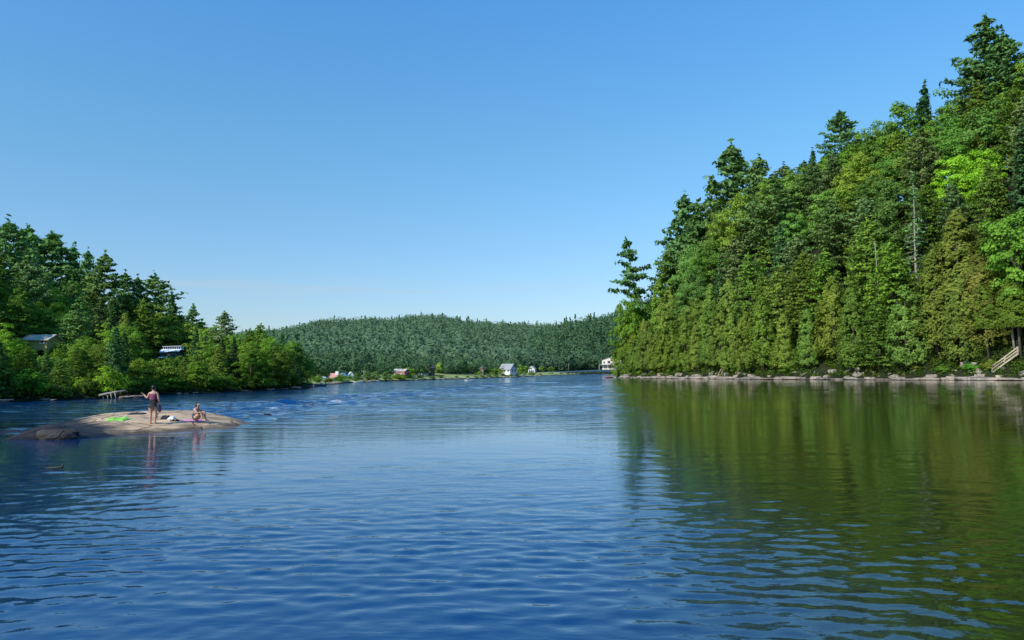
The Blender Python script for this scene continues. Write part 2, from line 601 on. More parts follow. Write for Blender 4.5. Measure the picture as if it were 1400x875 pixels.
def cards(cen, nrm, size, aspect=1.6, jitter=0.6, rng=RNG):
    """leaf clumps: one small quad per centre, facing roughly nrm"""
    n = len(cen)
    nn = nrm + rng.normal(0, jitter, (n, 3))
    nn /= np.linalg.norm(nn, axis=1)[:, None] + 1e-9
    a = rng.normal(0, 1, (n, 3))
    u = np.cross(nn, a)
    u /= np.linalg.norm(u, axis=1)[:, None] + 1e-9
    v = np.cross(nn, u)
    s = size * rng.uniform(0.55, 1.25, (n, 1))
    su = u * s * aspect * 0.5
    sv = v * s * 0.5
    return np.stack([cen - su * 0.9, cen - sv, cen + su, cen + sv * 0.9], axis=1)
# ------------------------------------------------------------------ tree kinds
def unit_rand(n, rng=RNG):
    v = rng.normal(0, 1, (n, 3))
    return v / np.linalg.norm(v, axis=1)[:, None]


def conifer(seed, H, Rmax, z0, step, nb, tufts, ncard, csize, profile, rise, droop, mat, drop=0.1, lean=0.0, thick=0.2, tuft_r=(0.75, 0.22), bark='bark', asp=2.2):
    rng = np.random.default_rng(seed)
    tr = MB()
    nk = 9
    off = rng.normal(0, 0.12, 2)
    pts = [(lean * (k / nk) ** 1.4 * H + off[0] * math.sin(k * 0.7), off[1] * math.sin(k * 0.9), H * k / nk) for k in range(nk + 1)]
    tr.tube(pts, [thick * H / 20 * (1.08 - k / nk) + 0.02 for k in range(nk + 1)], 7)
    C_, N_ = [], []
    z = z0
    while z < H * 0.985:
        f = (z - z0) / (H - z0)
        k = z / H * nk
        i = min(int(k), nk - 1)
        p0 = Vector(pts[i]).lerp(Vector(pts[i + 1]), k - i)
        nbb = max(3, int(round(nb * (1 - 0.35 * f))))
        a0 = rng.uniform(0, 6.28)
        for b in range(nbb):
            if rng.random() < drop:
                continue
            a = a0 + 6.283 * b / nbb + rng.normal(0, 0.25)
            Lb = Rmax * profile(f) * rng.uniform(0.68, 1.12)
            if Lb < 0.25:
                Lb = 0.25
            dx, dy = math.cos(a), math.sin(a)
            ri = rise(f)
            zz = z + rng.uniform(-0.25, 0.25) * step

            def bp(q):
                return np.array([p0.x + dx * Lb * q, p0.y + dy * Lb * q, zz + Lb * (ri * q - droop * q * q)])
            if Lb > 0.8:
                tr.tube([bp(0), bp(0.5), bp(0.95)], [0.045, 0.03, 0.012], 3, cap=False)
            nt_ = max(2, int(round(tufts * Lb / Rmax + 1)))
            for q in range(nt_):
                u = 0.22 + 0.8 * (q + rng.uniform(0, 0.8)) / nt_
                c = bp(u)
                side = rng.normal(0, 0.22) * Lb * (1.1 - 0.5 * u) * 0.6
                c = c + np.array([-dy * side, dx * side, 0])
                w_ = tuft_r[0] * (0.6 + 0.5 * min(1, Lb / 2.5)) * rng.uniform(0.7, 1.2)
                m = int(ncard * rng.uniform(0.7, 1.3))
                P = unit_rand(m, rng) * rng.uniform(0.3, 1.0, (m, 1)) * np.array([w_, w_, tuft_r[1] * rng.uniform(0.8, 1.3)])
                C_.append(c + P)
                N_.append(P * np.array([0.4, 0.4, 3.0]) / w_ + np.array([dx * 0.35, dy * 0.35, 0.55]))
        z += step * rng.uniform(0.75, 1.25) * (1 - 0.35 * f)
    # leader
    m = 14
    C_.append(np.array(pts[-1]) + rng.normal(0, 1, (m, 3)) * np.array([0.12, 0.12, 0.4]))
    N_.append(unit_rand(m, rng))
    V = cards(np.concatenate(C_), np.concatenate(N_), csize, asp, 0.45, rng)
    return tr.mesh('trunk', MAT[bark], True), quads_mesh('crown', V, MAT[mat]), H


def cedar(seed, H=14, Rm=2.8, mat='cedar', n=340, per=34, base=1.2, csize=0.225):
    rng = np.random.default_rng(seed)
    tr = MB().tube([(0, 0, -0.5), (0.1, 0, H * 0.4), (0, 0.1, H * 0.85)], [0.22, 0.15, 0.04], 7)
    C_, N_ = [], []
    ph = rng.uniform(0, 6.28, 6)
    for i in range(n):
        f = rng.random() ** 1.25
        a = rng.uniform(0, 6.283)
        lump = 1 + 0.16 * math.sin(3 * a + ph[0] + 4 * f) + 0.12 * math.sin(5 * a + ph[1] - 9 * f) + 0.1 * math.sin(17 * f + ph[2] + a)
        r = Rm * (1 - f) ** 0.6 * (0.78 + 0.22 * min(1, f * 6)) * lump * rng.uniform(0.72, 1.05)
        z = base + (H - base) * f + rng.normal(0, 0.2)
        c = np.array([math.cos(a) * r, math.sin(a) * r, z])
        s = rng.uniform(0.35, 0.75) * (1.1 - 0.5 * f)
        P = unit_rand(per, rng) * rng.uniform(0.2, 1, (per, 1)) ** 0.5 * np.array([s, s, s * 1.15])
        out = np.array([math.cos(a), math.sin(a), 0.35])
        P += out * 0.1
        keep = P @ out > -0.25
        P = P[keep]
        C_.append(c + P)
        N_.append(P / s * 1.2 + out * 0.9)
    V = cards(np.concatenate(C_), np.concatenate(N_), csize, 1.7, 0.35, rng)
    return tr.mesh('trunk', MAT['bark'], True), quads_mesh('crown', V, MAT[mat]), H


def broadleaf(seed, H=15, Rm=4.6, z0=2.0, mat='maple', clumps=95, per=95, csize=0.28, bark='bark', cr=(0.75, 1.35), flat=0.75, weep=0.0, nlimb=9):
    rng = np.random.default_rng(seed)
    tr = MB()
    bend = rng.normal(0, 0.35, 2)
    top = (bend[0], bend[1], H * 0.62)
    tr.tube([(0, 0, -0.5), (bend[0] * 0.3, bend[1] * 0.3, H * 0.3), top], [0.28 * H / 15, 0.2 * H / 15, 0.1], 7)
    C_, N_, cen = [], [], []
    zc = (H + z0) / 2
    hz = (H - z0) / 2
    for i in range(clumps):
        d = unit_rand(1, rng)[0]
        q = rng.uniform(0.55, 1.0) if i % 4 else rng.uniform(0.1, 0.6)
        egg = 1.0 - 0.28 * d[2]
        c = np.array([d[0] * Rm * q * egg, d[1] * Rm * q * egg, zc + d[2] * hz * q * 0.92])
        c[:2] *= 1 + 0.18 * math.sin(3 * math.atan2(d[1], d[0]) + seed)
        cen.append(c)
        s = rng.uniform(*cr) * (Rm / 4.6)
        m = int(per * rng.uniform(0.7, 1.3))
        P = unit_rand(m, rng)
        P[:, 2] = np.where(P[:, 2] < -0.35, -P[:, 2] * rng.uniform(0, 1, m), P[:, 2])
        rr = rng.uniform(0.72, 1.12, (m, 1))
        Q = P * rr * np.array([s, s, s * flat])
        if weep:
            Q[:, 2] -= rng.uniform(0, weep, m) * (0.3 + np.hypot(Q[:, 0], Q[:, 1]) / s)
        C_.append(c + Q)
        N_.append(P * 1.3 + d * 0.5 + np.array([0, 0, 0.2]))
    for c in cen[::max(1, len(cen) // nlimb)]:
        b0 = Vector((bend[0] * 0.4, bend[1] * 0.4, rng.uniform(0.25, 0.55) * H))
        mid = b0.lerp(Vector(c), 0.5) + Vector((0, 0, -0.3))
        tr.tube([b0, mid, Vector(c)], [0.1 * H / 15, 0.06, 0.025], 4, cap=False)
    V = cards(np.concatenate(C_), np.concatenate(N_), csize, 1.35, 0.4, rng)
    return tr.mesh('trunk', MAT[bark], True), quads_mesh('crown', V, MAT[mat]), H


def pine_profile(f):
    return (0.55 + 0.9 * f) * (1 if f < 0.38 else 1) if f < 0.38 else max(0.08, 0.95 * (1 - ((f - 0.38) / 0.62) ** 1.25) + 0.05)


KIND = {}
KIND['white_pine'] = [conifer(s, 22, rm, z0, 0.95, 7, 5, 14, 0.38, pine_profile, lambda f: 0.12 + 0.45 * f, 0.05 - 0.0, 'pine', drop=d)
                      for s, rm, z0, d in ((1, 6.0, 6.0, 0.12), (2, 5.2, 4.0, 0.18), (3, 6.4, 7.5, 0.10), (4, 4.8, 5.0, 0.2))]
KIND['leaning_pine'] = [conifer(9, 17, 4.8, 4.5, 1.2, 6, 5, 15, 0.38, pine_profile, lambda f: 0.1 + 0.3 * f, 0.10, 'pine', drop=0.32, lean=-0.17)]
KIND['spruce'] = [conifer(s, 18, rm, 1.5, 0.62, 8, 4, 8, 0.34, lambda f: max(0.05, (1 - f) ** 0.85), lambda f: 0.15 * f - 0.1, 0.16 + 0.1, 'spruce', drop=0.08, tuft_r=(0.55, 0.2), asp=2.0)
                  for s, rm in ((21, 4.2), (22, 3.5), (23, 4.8))]
KIND['hemlock'] = [conifer(s, 18, rm, 1.5, 0.6, 8, 5, 9, 0.32, lambda f: max(0.1, (1 - f) ** 0.5) * (0.75 + 0.25 * min(1, f * 4)), lambda f: 0.25 - 0.05 * f, 0.28, 'hemlock', drop=0.1, tuft_r=(0.65, 0.25), asp=1.7)
                   for s, rm in ((31, 5.6), (32, 4.8), (33, 6.0))]
KIND['dead_spruce'] = [conifer(41, 18, 2.6, 1.0, 0.75, 6, 2, 4, 0.26, lambda f: max(0.05, (1 - f) ** 0.8), lambda f: 0.0, 0.2, 'spruce', drop=0.2, tuft_r=(0.5, 0.2), bark='palebark')]
KIND['cedar'] = [cedar(s, 14, rm) for s, rm in ((51, 3.1), (52, 3.6), (53, 2.7), (54, 3.3))]
KIND['maple'] = [broadleaf(s, 15, rm, 1.6) for s, rm in ((61, 4.4), (62, 4.9), (63, 4.0), (64, 4.6))]
KIND['birch'] = [broadleaf(s, 15, rm, 3.0, 'maple', 60, 55, 0.3, 'palebark', (0.6, 1.1), 0.9) for s, rm in ((71, 3.1), (72, 2.8))]
KIND['shrub'] = [broadleaf(s, 3.0, 2.0, 0.1, 'maple', 34, 60, 0.2, 'bark', (1.0, 1.7), 0.8, nlimb=5) for s in (81, 82, 83)]
KIND['village_tree'] = [broadleaf(s, 10, 4.0, 0.6, 'village', 45, 45, 0.5, 'bark', (0.9, 1.6)) for s in (91, 92, 93)]
KIND['willow'] = [broadleaf(95, 9, 3.8, 1.5, 'willowleaf', 50, 60, 0.4, 'palebark', (0.7, 1.2), 0.9, weep=1.6)]

CATS = {'white_pine': 'pine tree', 'leaning_pine': 'pine tree', 'spruce': 'spruce tree', 'hemlock': 'hemlock tree', 'dead_spruce': 'spruce tree', 'cedar': 'cedar tree',
        'maple': 'broadleaf tree', 'birch': 'broadleaf tree', 'shrub': 'bush', 'village_tree': 'broadleaf tree', 'willow': 'willow tree'}
NAMES = {'white_pine': 'white_pine_tree', 'leaning_pine': 'white_pine_tree', 'spruce': 'spruce_tree', 'hemlock': 'hemlock_tree', 'dead_spruce': 'spruce_tree', 'cedar': 'cedar_tree',
         'maple': 'maple_tree', 'birch': 'birch_tree', 'shrub': 'shrub', 'village_tree': 'broadleaf_tree', 'willow': 'willow_tree'}
TREES = []


def tree(kind, x, y, z, h, label=None, group=None, tintc=None, wide=1.0, var=None, rz=None, zone=''):
    vs = KIND[kind]
    tm, cm, H = vs[random.randrange(len(vs)) if var is None else var % len(vs)]
    s = h / H
    r = bpy.data.objects.new(NAMES[kind], None)
    r.empty_display_size = 0.5
    C.objects.link(r)
    r.location = (x, y, z)
    r.rotation_euler = (0, 0, random.uniform(0, 6.28) if rz is None else rz)
    sw = s ** 0.8 * wide
    r.scale = (sw, sw, s)
    r['category'] = CATS[kind]
    if tintc is None:
        b = random.uniform(0.78, 1.25)
        tintc = (b * random.uniform(0.85, 1.2), b, b * random.uniform(0.8, 1.15))
    t = link('trunk', tm, r)
    c = link('crown', cm, r)
    c.color = (tintc[0], tintc[1], tintc[2], 1)
    TREES.append(dict(o=r, kind=kind, x=x, y=y, z=z, h=h, px=pix(x, y, z)[0], top=pix(x, y, z + h)[1], label=label, group=group, zone=zone, tint=tintc))
    return r


# ------------------------------------------------------------------ shorelines
def gp(px, py):
    p = ground_at(px, py)
    return (p.x, p.y)


LEFT = [(-34, -70), (-38, 0), (-44, 35), gp(-60, 552), gp(0, 550), gp(100, 546.5), gp(200, 541), gp(300, 537), gp(360, 534.5), gp(425, 530.5), (-38, 140), (-52, 146)]
VILL = [(-58, 152), gp(432, 527.0), gp(470, 524.0), gp(520, 521.5), gp(560, 520), gp(600, 518.8), gp(640, 517.8), gp(700, 515.8), gp(740, 514), gp(800, 511.8), gp(850, 510.3), (160, 640), (420, 760)]
RIGHT = [(430, 640), (120, 330), (52, 222), gp(849, 516.3), gp(900, 517.2), gp(1000, 518.3), gp(1100, 518.8), gp(1200, 519.2), gp(1300, 519.6), gp(1400, 520.2), (100, 104), (116, 60), (124, 0), (128, -70)]
RIVER = np.array(LEFT + VILL + RIGHT)


def seg_dist(P, poly, closed=False):
    poly = np.array(poly)
    d = np.full(P.shape[0], 1e9)
    m = len(poly) if closed else len(poly) - 1
    for i in range(m):
        a, b = poly[i], poly[(i + 1) % len(poly)]
        ab = b - a
        t = np.clip(((P - a) @ ab) / (ab @ ab), 0, 1)
        q = a + t[:, None] * ab
        d = np.minimum(d, np.hypot(*(P - q).T))
    return d


def inside(P, poly):
    x, y = P[:, 0], P[:, 1]
    c = np.zeros(len(P), bool)
    n = len(poly)
    for i in range(n):
        x1, y1 = poly[i]
        x2, y2 = poly[(i + 1) % n]
        if y1 == y2:
            continue
        cond = ((y1 > y) != (y2 > y)) & (x < (x2 - x1) * (y - y1) / (y2 - y1) + x1)
        c ^= cond
    return c


SKY_R = [(820, 440), (838, 405), (850, 380), (870, 352), (885, 335), (905, 318), (925, 292), (945, 282), (960, 278), (975, 248), (990, 226), (1010, 212), (1035, 214), (1050, 220), (1075, 228), (1095, 223),
         (1120, 213), (1145, 205), (1165, 186), (1185, 180), (1200, 172), (1215, 163), (1240, 142), (1260, 135), (1285, 122), (1310, 116), (1330, 92), (1350, 66), (1375, 45), (1400, 42), (1440, 36), (1500, 30), (1600, 30)]
SKY_L = [(-200, 300), (-60, 300), (0, 318), (30, 335), (65, 345), (95, 358), (120, 370), (145, 375), (170, 395), (190, 405), (210, 400), (235, 418), (262, 432), (290, 444), (310, 446), (330, 456), (360, 450),
         (390, 462), (415, 476), (427, 500), (434, 524)]


def interp(tab, x):
    return float(np.interp(x, [a for a, b in tab], [b for a, b in tab]))


RN = Vector((0.80, 0.60))
# height of the right ridge along the bank, taken at 42 m inland
ridge = []
for i in range(3, 11):
    a, b = Vector(RIGHT[i]), Vector(RIGHT[min(i + 1, len(RIGHT) - 1)])
    for t in (0.0, 0.5):
        p = a.lerp(b, t) + RN * 40
        px = pix(p.x, p.y, 0)[0]
        zt = at(px, interp(SKY_R, px), p.y).z
        ridge.append((p.y - RN.y * 40, max(2, zt - 17)))
ridge.sort()
RIDGE_Y = [a for a, b in ridge]
RIDGE_H = [b for a, b in ridge]
for k in range(2):
    RIDGE_H = [RIDGE_H[0]] + [(RIDGE_H[i - 1] + 2 * RIDGE_H[i] + RIDGE_H[i + 1]) / 4 for i in range(1, len(RIDGE_H) - 1)] + [RIDGE_H[-1]]


def sm(t):
    t = np.clip(t, 0, 1)
    return t * t * (3 - 2 * t)


def heights(P):
    """land height at P (n,2); below zero in the river"""
    P = np.atleast_2d(np.array(P, float))
    wet = inside(P, RIVER)
    dl, dv, dr = seg_dist(P, LEFT), seg_dist(P, VILL), seg_dist(P, RIGHT)
    d = np.minimum(np.minimum(dl, dv), dr)
    nz = np.array([mnoise.noise(Vector((p[0] * 0.05, p[1] * 0.05, 0.3))) for p in P])
    n2 = np.array([mnoise.noise(Vector((p[0] * 0.3, p[1] * 0.3, 5.3))) for p in P])
    hr = np.interp(P[:, 1], RIDGE_Y, RIDGE_H) * sm(dr / 44) ** 0.8 * (1 + 0.08 * nz) * (1 - 0.96 * sm((P[:, 1] - 215) / 60)) + 1.3 * sm(dr / 3)
    hl = 0.5 * sm(dl / 2) + (0.165 * np.minimum(dl, 75) + 0.05 * np.maximum(0, dl - 75) + 0.8 * nz * sm(dl / 20)) * (1 - 0.93 * sm((P[:, 1] - 150) / 45))
    hv = 0.5 * sm(dv / 2) + 0.5 * sm((dv - 3) / 10) + 0.012 * dv
    # weights between the banks
    e = 1e-3
    wl, wv, wr = 1 / (dl + e) ** 3, 1 / (dv + e) ** 3, 1 / (dr + e) ** 3
    wl = wl * (P[:, 0] < 0)
    h = (wl * hl + wv * hv + wr * hr) / (wl + wv + wr) + 0.15 * n2 * sm(d / 3)
    return np.where(wet, -np.minimum(d * 0.5, 2.0), np.maximum(h, 0.05))


def hz(x, y):
    return float(heights([(x, y)])[0])


def grid_mesh(name, xs, ys, zf, mat):
    gx, gy = np.meshgrid(xs, ys)
    P = np.stack([gx.ravel(), gy.ravel()], 1)
    z = zf(P)
    V = np.column_stack([P, z])
    nx, ny = len(xs), len(ys)
    F = [(j * nx + i, j * nx + i + 1, (j + 1) * nx + i + 1, (j + 1) * nx + i) for j in range(ny - 1) for i in range(nx - 1)]
    return mesh_from(name, V, F, mat, True)


xs = np.concatenate([np.arange(-240, -70, 6), np.arange(-70, 180, 1.8), np.arange(180, 430, 10)])
ys = np.concatenate([np.arange(-60, 60, 4), np.arange(60, 260, 1.8), np.arange(260, 520, 6), np.arange(520, 760, 15)])
g = link('riverbanks', grid_mesh('riverbanks', xs, ys, heights, MAT['soil']))
tag(g, None, None, kind='structure')
# the sheet under everything, out to the horizon
me = mesh_from('ground', [(-9000, -600, -2.4), (9000, -600, -2.4), (9000, 14000, -2.4), (-9000, 14000, -2.4)], [(0, 1, 2, 3)], MAT['soil'])
tag(link('ground', me), None, None, kind='structure')
# water: a sheet inside the river outline's bounding box
def water_mesh():
    rows = [-80.0, -20.0, 0.0, 2.0]
    y = 3.0
    while y < 760:
        rows.append(y)
        y *= 1.0062 if y < 320 else 1.03
    rows = np.array(rows)
    u = np.concatenate([[-6, -3, -1.6, -1.1], np.arange(-0.85, 0.851, 0.0042), [1.1, 1.6, 3, 6]])
    yy, uu = np.meshgrid(rows, u, indexing='ij')
    xx = np.clip(uu * np.maximum(yy, 40.0) * np.where(yy < 40, 1.0, 1.0), -235, 425)
    near = yy < 40
    xx = np.where(near, np.clip(uu * np.maximum(yy, 6.0) * 1.0, -235, 425), xx)
    xx = np.where(near & (uu <= -1.6), uu * 40, xx)
    xx = np.where(near & (uu >= 1.6), uu * 25, xx)
    rng = np.random.default_rng(77)
    # smooth random fields from a few very long waves
    def field(lmin, lmax, n, seed):
        r = np.random.default_rng(seed)
        f = np.zeros_like(xx)
        for _ in range(n):
            lam = r.uniform(lmin, lmax)
            a = r.uniform(-1.2, 1.2)
            f += np.sin((xx * math.sin(a) * 0.5 + yy * math.cos(a)) * 6.283 / lam + r.uniform(0, 6.28))
        return f / math.sqrt(n / 2)
    wx_, wy_ = field(6, 20, 7, 1) * 0.35, field(6, 20, 7, 2) * 0.35
    lee = 1 - sm((xx - 0.12 * yy + 1) / 9)
    far = sm((yy - 26) / 18)
    x0 = -19 + 0.0020 * (yy - 30) ** 2
    band = np.exp(-((xx - x0) / (3.2 + 0.035 * yy)) ** 2) * far
    x1 = 1 + 0.0012 * (yy - 30) ** 2
    band2 = 0.5 * np.exp(-((xx - x1) / (3.0 + 0.06 * yy)) ** 2) * sm((yy - 55) / 30)
    band = np.maximum(band, band2)
    patch = np.clip(0.5 + 0.55 * field(5, 22, 9, 3), 0, 1.3)
    patch2 = np.clip(0.35 + 0.6 * field(9, 50, 9, 4), 0, 1.3)
    nearf = 1 - sm((yy - 7) / 22)
    h = np.zeros_like(xx)
    comps = 72
    for i in range(comps):
        lam = 0.22 * (22.0 ** (i / (comps - 1)))
        a = rng.normal(0.10, 0.62)
        ph = rng.uniform(0, 6.283)
        k = 6.283 / lam
        # wave slope wanted at this wavelength
        short = math.exp(-((math.log(lam / 0.38)) / 0.6) ** 2)
        midw = math.exp(-((math.log(lam / 1.3)) / 0.6) ** 2)
        longw = math.exp(-((math.log(lam / 2.6)) / 0.5) ** 2)
        s_ = nearf * (0.0135 * short * (0.15 + 1.0 * patch2) + 0.0036 * midw * (0.1 + 1.1 * patch)) + 0.0016 * midw * patch + 0.006 * short * patch * lee * (1 - far) \
            + lee * far * (0.010 * midw + 0.011 * longw) * (0.10 + patch2) + band * (0.062 * midw + 0.036 * longw + 0.03 * short) * (0.3 + patch) + 0.0015 * patch2 * (midw + short)
        res = np.clip(lam / (0.0062 * np.maximum(yy, 1) * 3.2) - 0.6, 0, 1)    # only what the sheet can carry
        amp = s_ * res / k
        px_, py_ = xx + wx_, yy + wy_
        h += amp * np.sin((px_ * math.sin(a) + py_ * math.cos(a)) * k + ph)
    h *= 1 - 0.7 * np.exp(-((xx + 2) / 6.5) ** 2 - ((yy - 24) / 9) ** 2)
    h *= sm((yy - 3) / 2) * (np.abs(uu) < 0.86)
    V = np.stack([xx, yy, h], -1).reshape(-1, 3)
    nr, nc = xx.shape
    idx = np.arange(nr * nc).reshape(nr, nc)
    Fq = np.stack([idx[:-1, :-1], idx[:-1, 1:], idx[1:, 1:], idx[1:, :-1]], -1).reshape(-1, 4)
    me = bpy.data.meshes.new('water')
    me.vertices.add(len(V))
    me.vertices.foreach_set('co', V.ravel().astype(np.float32))
    me.loops.add(Fq.size)
    me.loops.foreach_set('vertex_index', Fq.ravel().astype(np.int32))
    me.polygons.add(len(Fq))
    me.polygons.foreach_set('loop_start', np.arange(0, Fq.size, 4, dtype=np.int32))
    me.polygons.foreach_set('loop_total', np.full(len(Fq), 4, dtype=np.int32))
    me.polygons.foreach_set('use_smooth', np.ones(len(Fq), bool))
    me.materials.append(MAT['water'])
    me.update(calc_edges=True)
    return me


me = water_mesh()
tag(link('water', me), None, None, kind='structure')
# mown bank in front of the village gardens
VB, VF = [], []
_vl = [Vector(p) for p in VILL[1:10]]
for i in range(len(_vl) - 1):
    for k in range(10):
        a = _vl[i].lerp(_vl[i + 1], k / 10)
        nn = (_vl[i + 1] - _vl[i]).normalized()
        nn = Vector((-nn.y, nn.x))
        for dd in (0.5, 2.5, 5.0, 9.0, 14.0):
            q = a + nn * dd
            VB.append((q.x, q.y, max(0.1, hz(q.x, q.y)) + 0.10))
for i in range(len(VB) // 5 - 1):
    for k in range(4):
        VF.append((i * 5 + k, (i + 1) * 5 + k, (i + 1) * 5 + k + 1, i * 5 + k + 1))
tag(link('lawn', mesh_from('lawn', VB, VF, MAT['meadow'], True)), None, None, kind='structure')

# ------------------------------------------------------------------ far hills
SKY_F = [(100, 480), (300, 466), (400, 457), (430, 450), (470, 448), (500, 447), (530, 446), (560, 442), (590, 440), (620, 444), (650, 448), (700, 450), (740, 451), (780, 452), (900, 455), (1100, 455)]
SKY_N = [(640, 520), (690, 500), (710, 478), (735, 462), (760, 449), (780, 444), (800, 441), (820, 437), (840, 433), (860, 425), (900, 415), (1000, 400)]


def far_h(P):
    out = []
    for x, y in P:
        px = 700 + F_PX * x / max(y, 50)
        zr = at(px, interp(SKY_F, px), 900).z - 8
        s0 = float(np.interp(px, [300, 400, 640, 740, 850, 1000], [185, 200, 285, 395, 520, 620]))
        f = float(sm((y - s0) / (900.0 - s0)))
        nz = mnoise.noise(Vector((x * 0.008, y * 0.008, 2)))
        out.append((max(-1, zr * f * (1 + 0.10 * nz)) if f > 0 else -2) if y <= 900 else max(-1, zr * (1 - 0.3 * float(sm((y - 900) / 600)))))
    return np.array(out)


def near_h(P):
    out = []
    for x, y in P:
        px = 700 + F_PX * x / max(y, 50)
        zr = at(px, interp(SKY_N, px), 640).z - 8
        s0 = float(np.interp(px, [640, 740, 850, 950], [400, 430, 495, 560]))
        f = float(sm((y - s0) / (640.0 - s0)))
        nz = mnoise.noise(Vector((x * 0.012, y * 0.012, 7)))
        out.append((max(-1.5, zr * f * (1 + 0.12 * nz)) if f > 0 else -2) if y <= 640 else max(-1.5, zr * (1 - 0.6 * float(sm((y - 640) / 200)))))
    return np.array(out)


tag(link('far_hill', grid_mesh('far_hill', np.arange(-900, 720, 20), np.arange(180, 1500, 20), far_h, MAT['hillsoil'])), None, None, kind='structure')
tag(link('near_hill', grid_mesh('near_hill', np.arange(-60, 400, 10), np.arange(395, 860, 10), near_h, MAT['hillsoil'])), None, None, kind='structure')


def wood(name, hf, y0, y1, pxr, n, th, mat, label, seed, per=90, conifer_share=0.14, minz=0.4, cs=0.108):
    rng = np.random.default_rng(seed)
    Cc, Nn, S = [], [], []
    ysamp = np.sqrt(rng.uniform(y0 ** 2, y1 ** 2, n))
    pxs = rng.uniform(pxr[0], pxr[1], n)
    P = np.column_stack([(pxs - 700) / F_PX * ysamp, ysamp])
    Z = hf(P)
    wet = inside(P, RIVER)
    k = 0
    for (x, y), z, wt in zip(P, Z, wet):
        if wt or z < minz:
            continue
        h = th * rng.choice([rng.uniform(0.6, 0.9), rng.uniform(0.85, 1.15), rng.uniform(1.1, 1.5)])
        r = h * rng.uniform(0.34, 0.56)
        m = per
        U = unit_rand(m, rng)
        U[:, 1] = -np.abs(U[:, 1]) * np.where(rng.random(m) < 0.8, 1, -1)
        if rng.random() < conifer_share:
            f = rng.random(m) ** 1.3
            q = np.column_stack([U[:, 0] * r * 0.7 * (1 - f) + 0, U[:, 1] * r * 0.7 * (1 - f), (0.15 + 0.95 * f) * h * 1.1])
            nn = U + np.array([0, 0, 0.4])
        else:
            lob = 1 + 0.22 * np.sin(U @ np.array([5., 4., 6.]) + k)
            q = np.column_stack([U[:, 0] * r * lob, U[:, 1] * r * lob, 0.55 * h + U[:, 2] * h * 0.45 * lob])
            nn = U * 1.3
        Cc.append(q + np.array([x, y, z]))
        Nn.append(nn)
        S.append(np.full((m, 1), h * cs))
        k += 1
    Cc, Nn, S = np.concatenate(Cc), np.concatenate(Nn), np.concatenate(S)
    V = cards(Cc, Nn, 1.0, 1.3, 0.18, rng)
    V = Cc[:, None, :] + (V - Cc[:, None, :]) * S[:, None, :]
    o = link(name, quads_mesh(name, V, MAT[mat]))
    tag(o, label, 'forest', kind='stuff')
    return k


n1 = wood('far_forest', far_h, 200, 930, (150, 900), 10000, 9.0, 'far', 'blue-green haze-tinted mixed forest covering the whole far hill behind the village', 5)
n2 = wood('near_forest', near_h, 410, 680, (650, 960), 2300, 9.0, 'fernear', 'darker green forest on the nearer hill behind the big cream house', 6, conifer_share=0.2)


def village_slope(P):
    h = heights(P)
    sy = np.interp(700 + F_PX * P[:, 0] / P[:, 1], [400, 432, 470, 520, 560, 600, 640, 700, 740], [140, 152, 168, 182, 192, 212, 232, 258, 310])
    return np.where(P[:, 1] > sy + 18, h, -1)


n3 = wood('garden_wood', village_slope, 160, 330, (395, 706), 1400, 4.2, 'fernear', 'green wood rising behind the village gardens below the far hill', 8, conifer_share=0.1)
# ------------------------------------------------------------------ right bank forest
RS = [Vector(p) for p in RIGHT[3:12]]
_acc = [0]
for a, b in zip(RS[:-1], RS[1:]):
    _acc.append(_acc[-1] + (b - a).length)
LEN_R = _acc[-1]


def shore_r(s):
    s = max(0, min(LEN_R, s))
    for i in range(len(RS) - 1):
        if s <= _acc[i + 1] or i == len(RS) - 2:
            return RS[i].lerp(RS[i + 1], (s - _acc[i]) / (_acc[i + 1] - _acc[i]))


def on_right(px, d):
    """point d metres up the bank from the right shoreline that lies in the direction of photo column px"""
    lo, hi = 0.0, LEN_R
    for _ in range(40):
        m = (lo + hi) / 2
        p = shore_r(m) + RN * d
        if pix(p.x, p.y, 0)[0] < px:
            lo = m
        else:
            hi = m
    return shore_r(lo) + RN * d


def place_top(kind, p, top_py, px=None, **kw):
    z = hz(p.x, p.y)
    if px is None:
        px = pix(p.x, p.y, 0)[0]
    zt = at(px, top_py, p.y).z
    return tree(kind, p.x, p.y, z - 0.3, max(2.5, zt - z + 0.3), **kw)


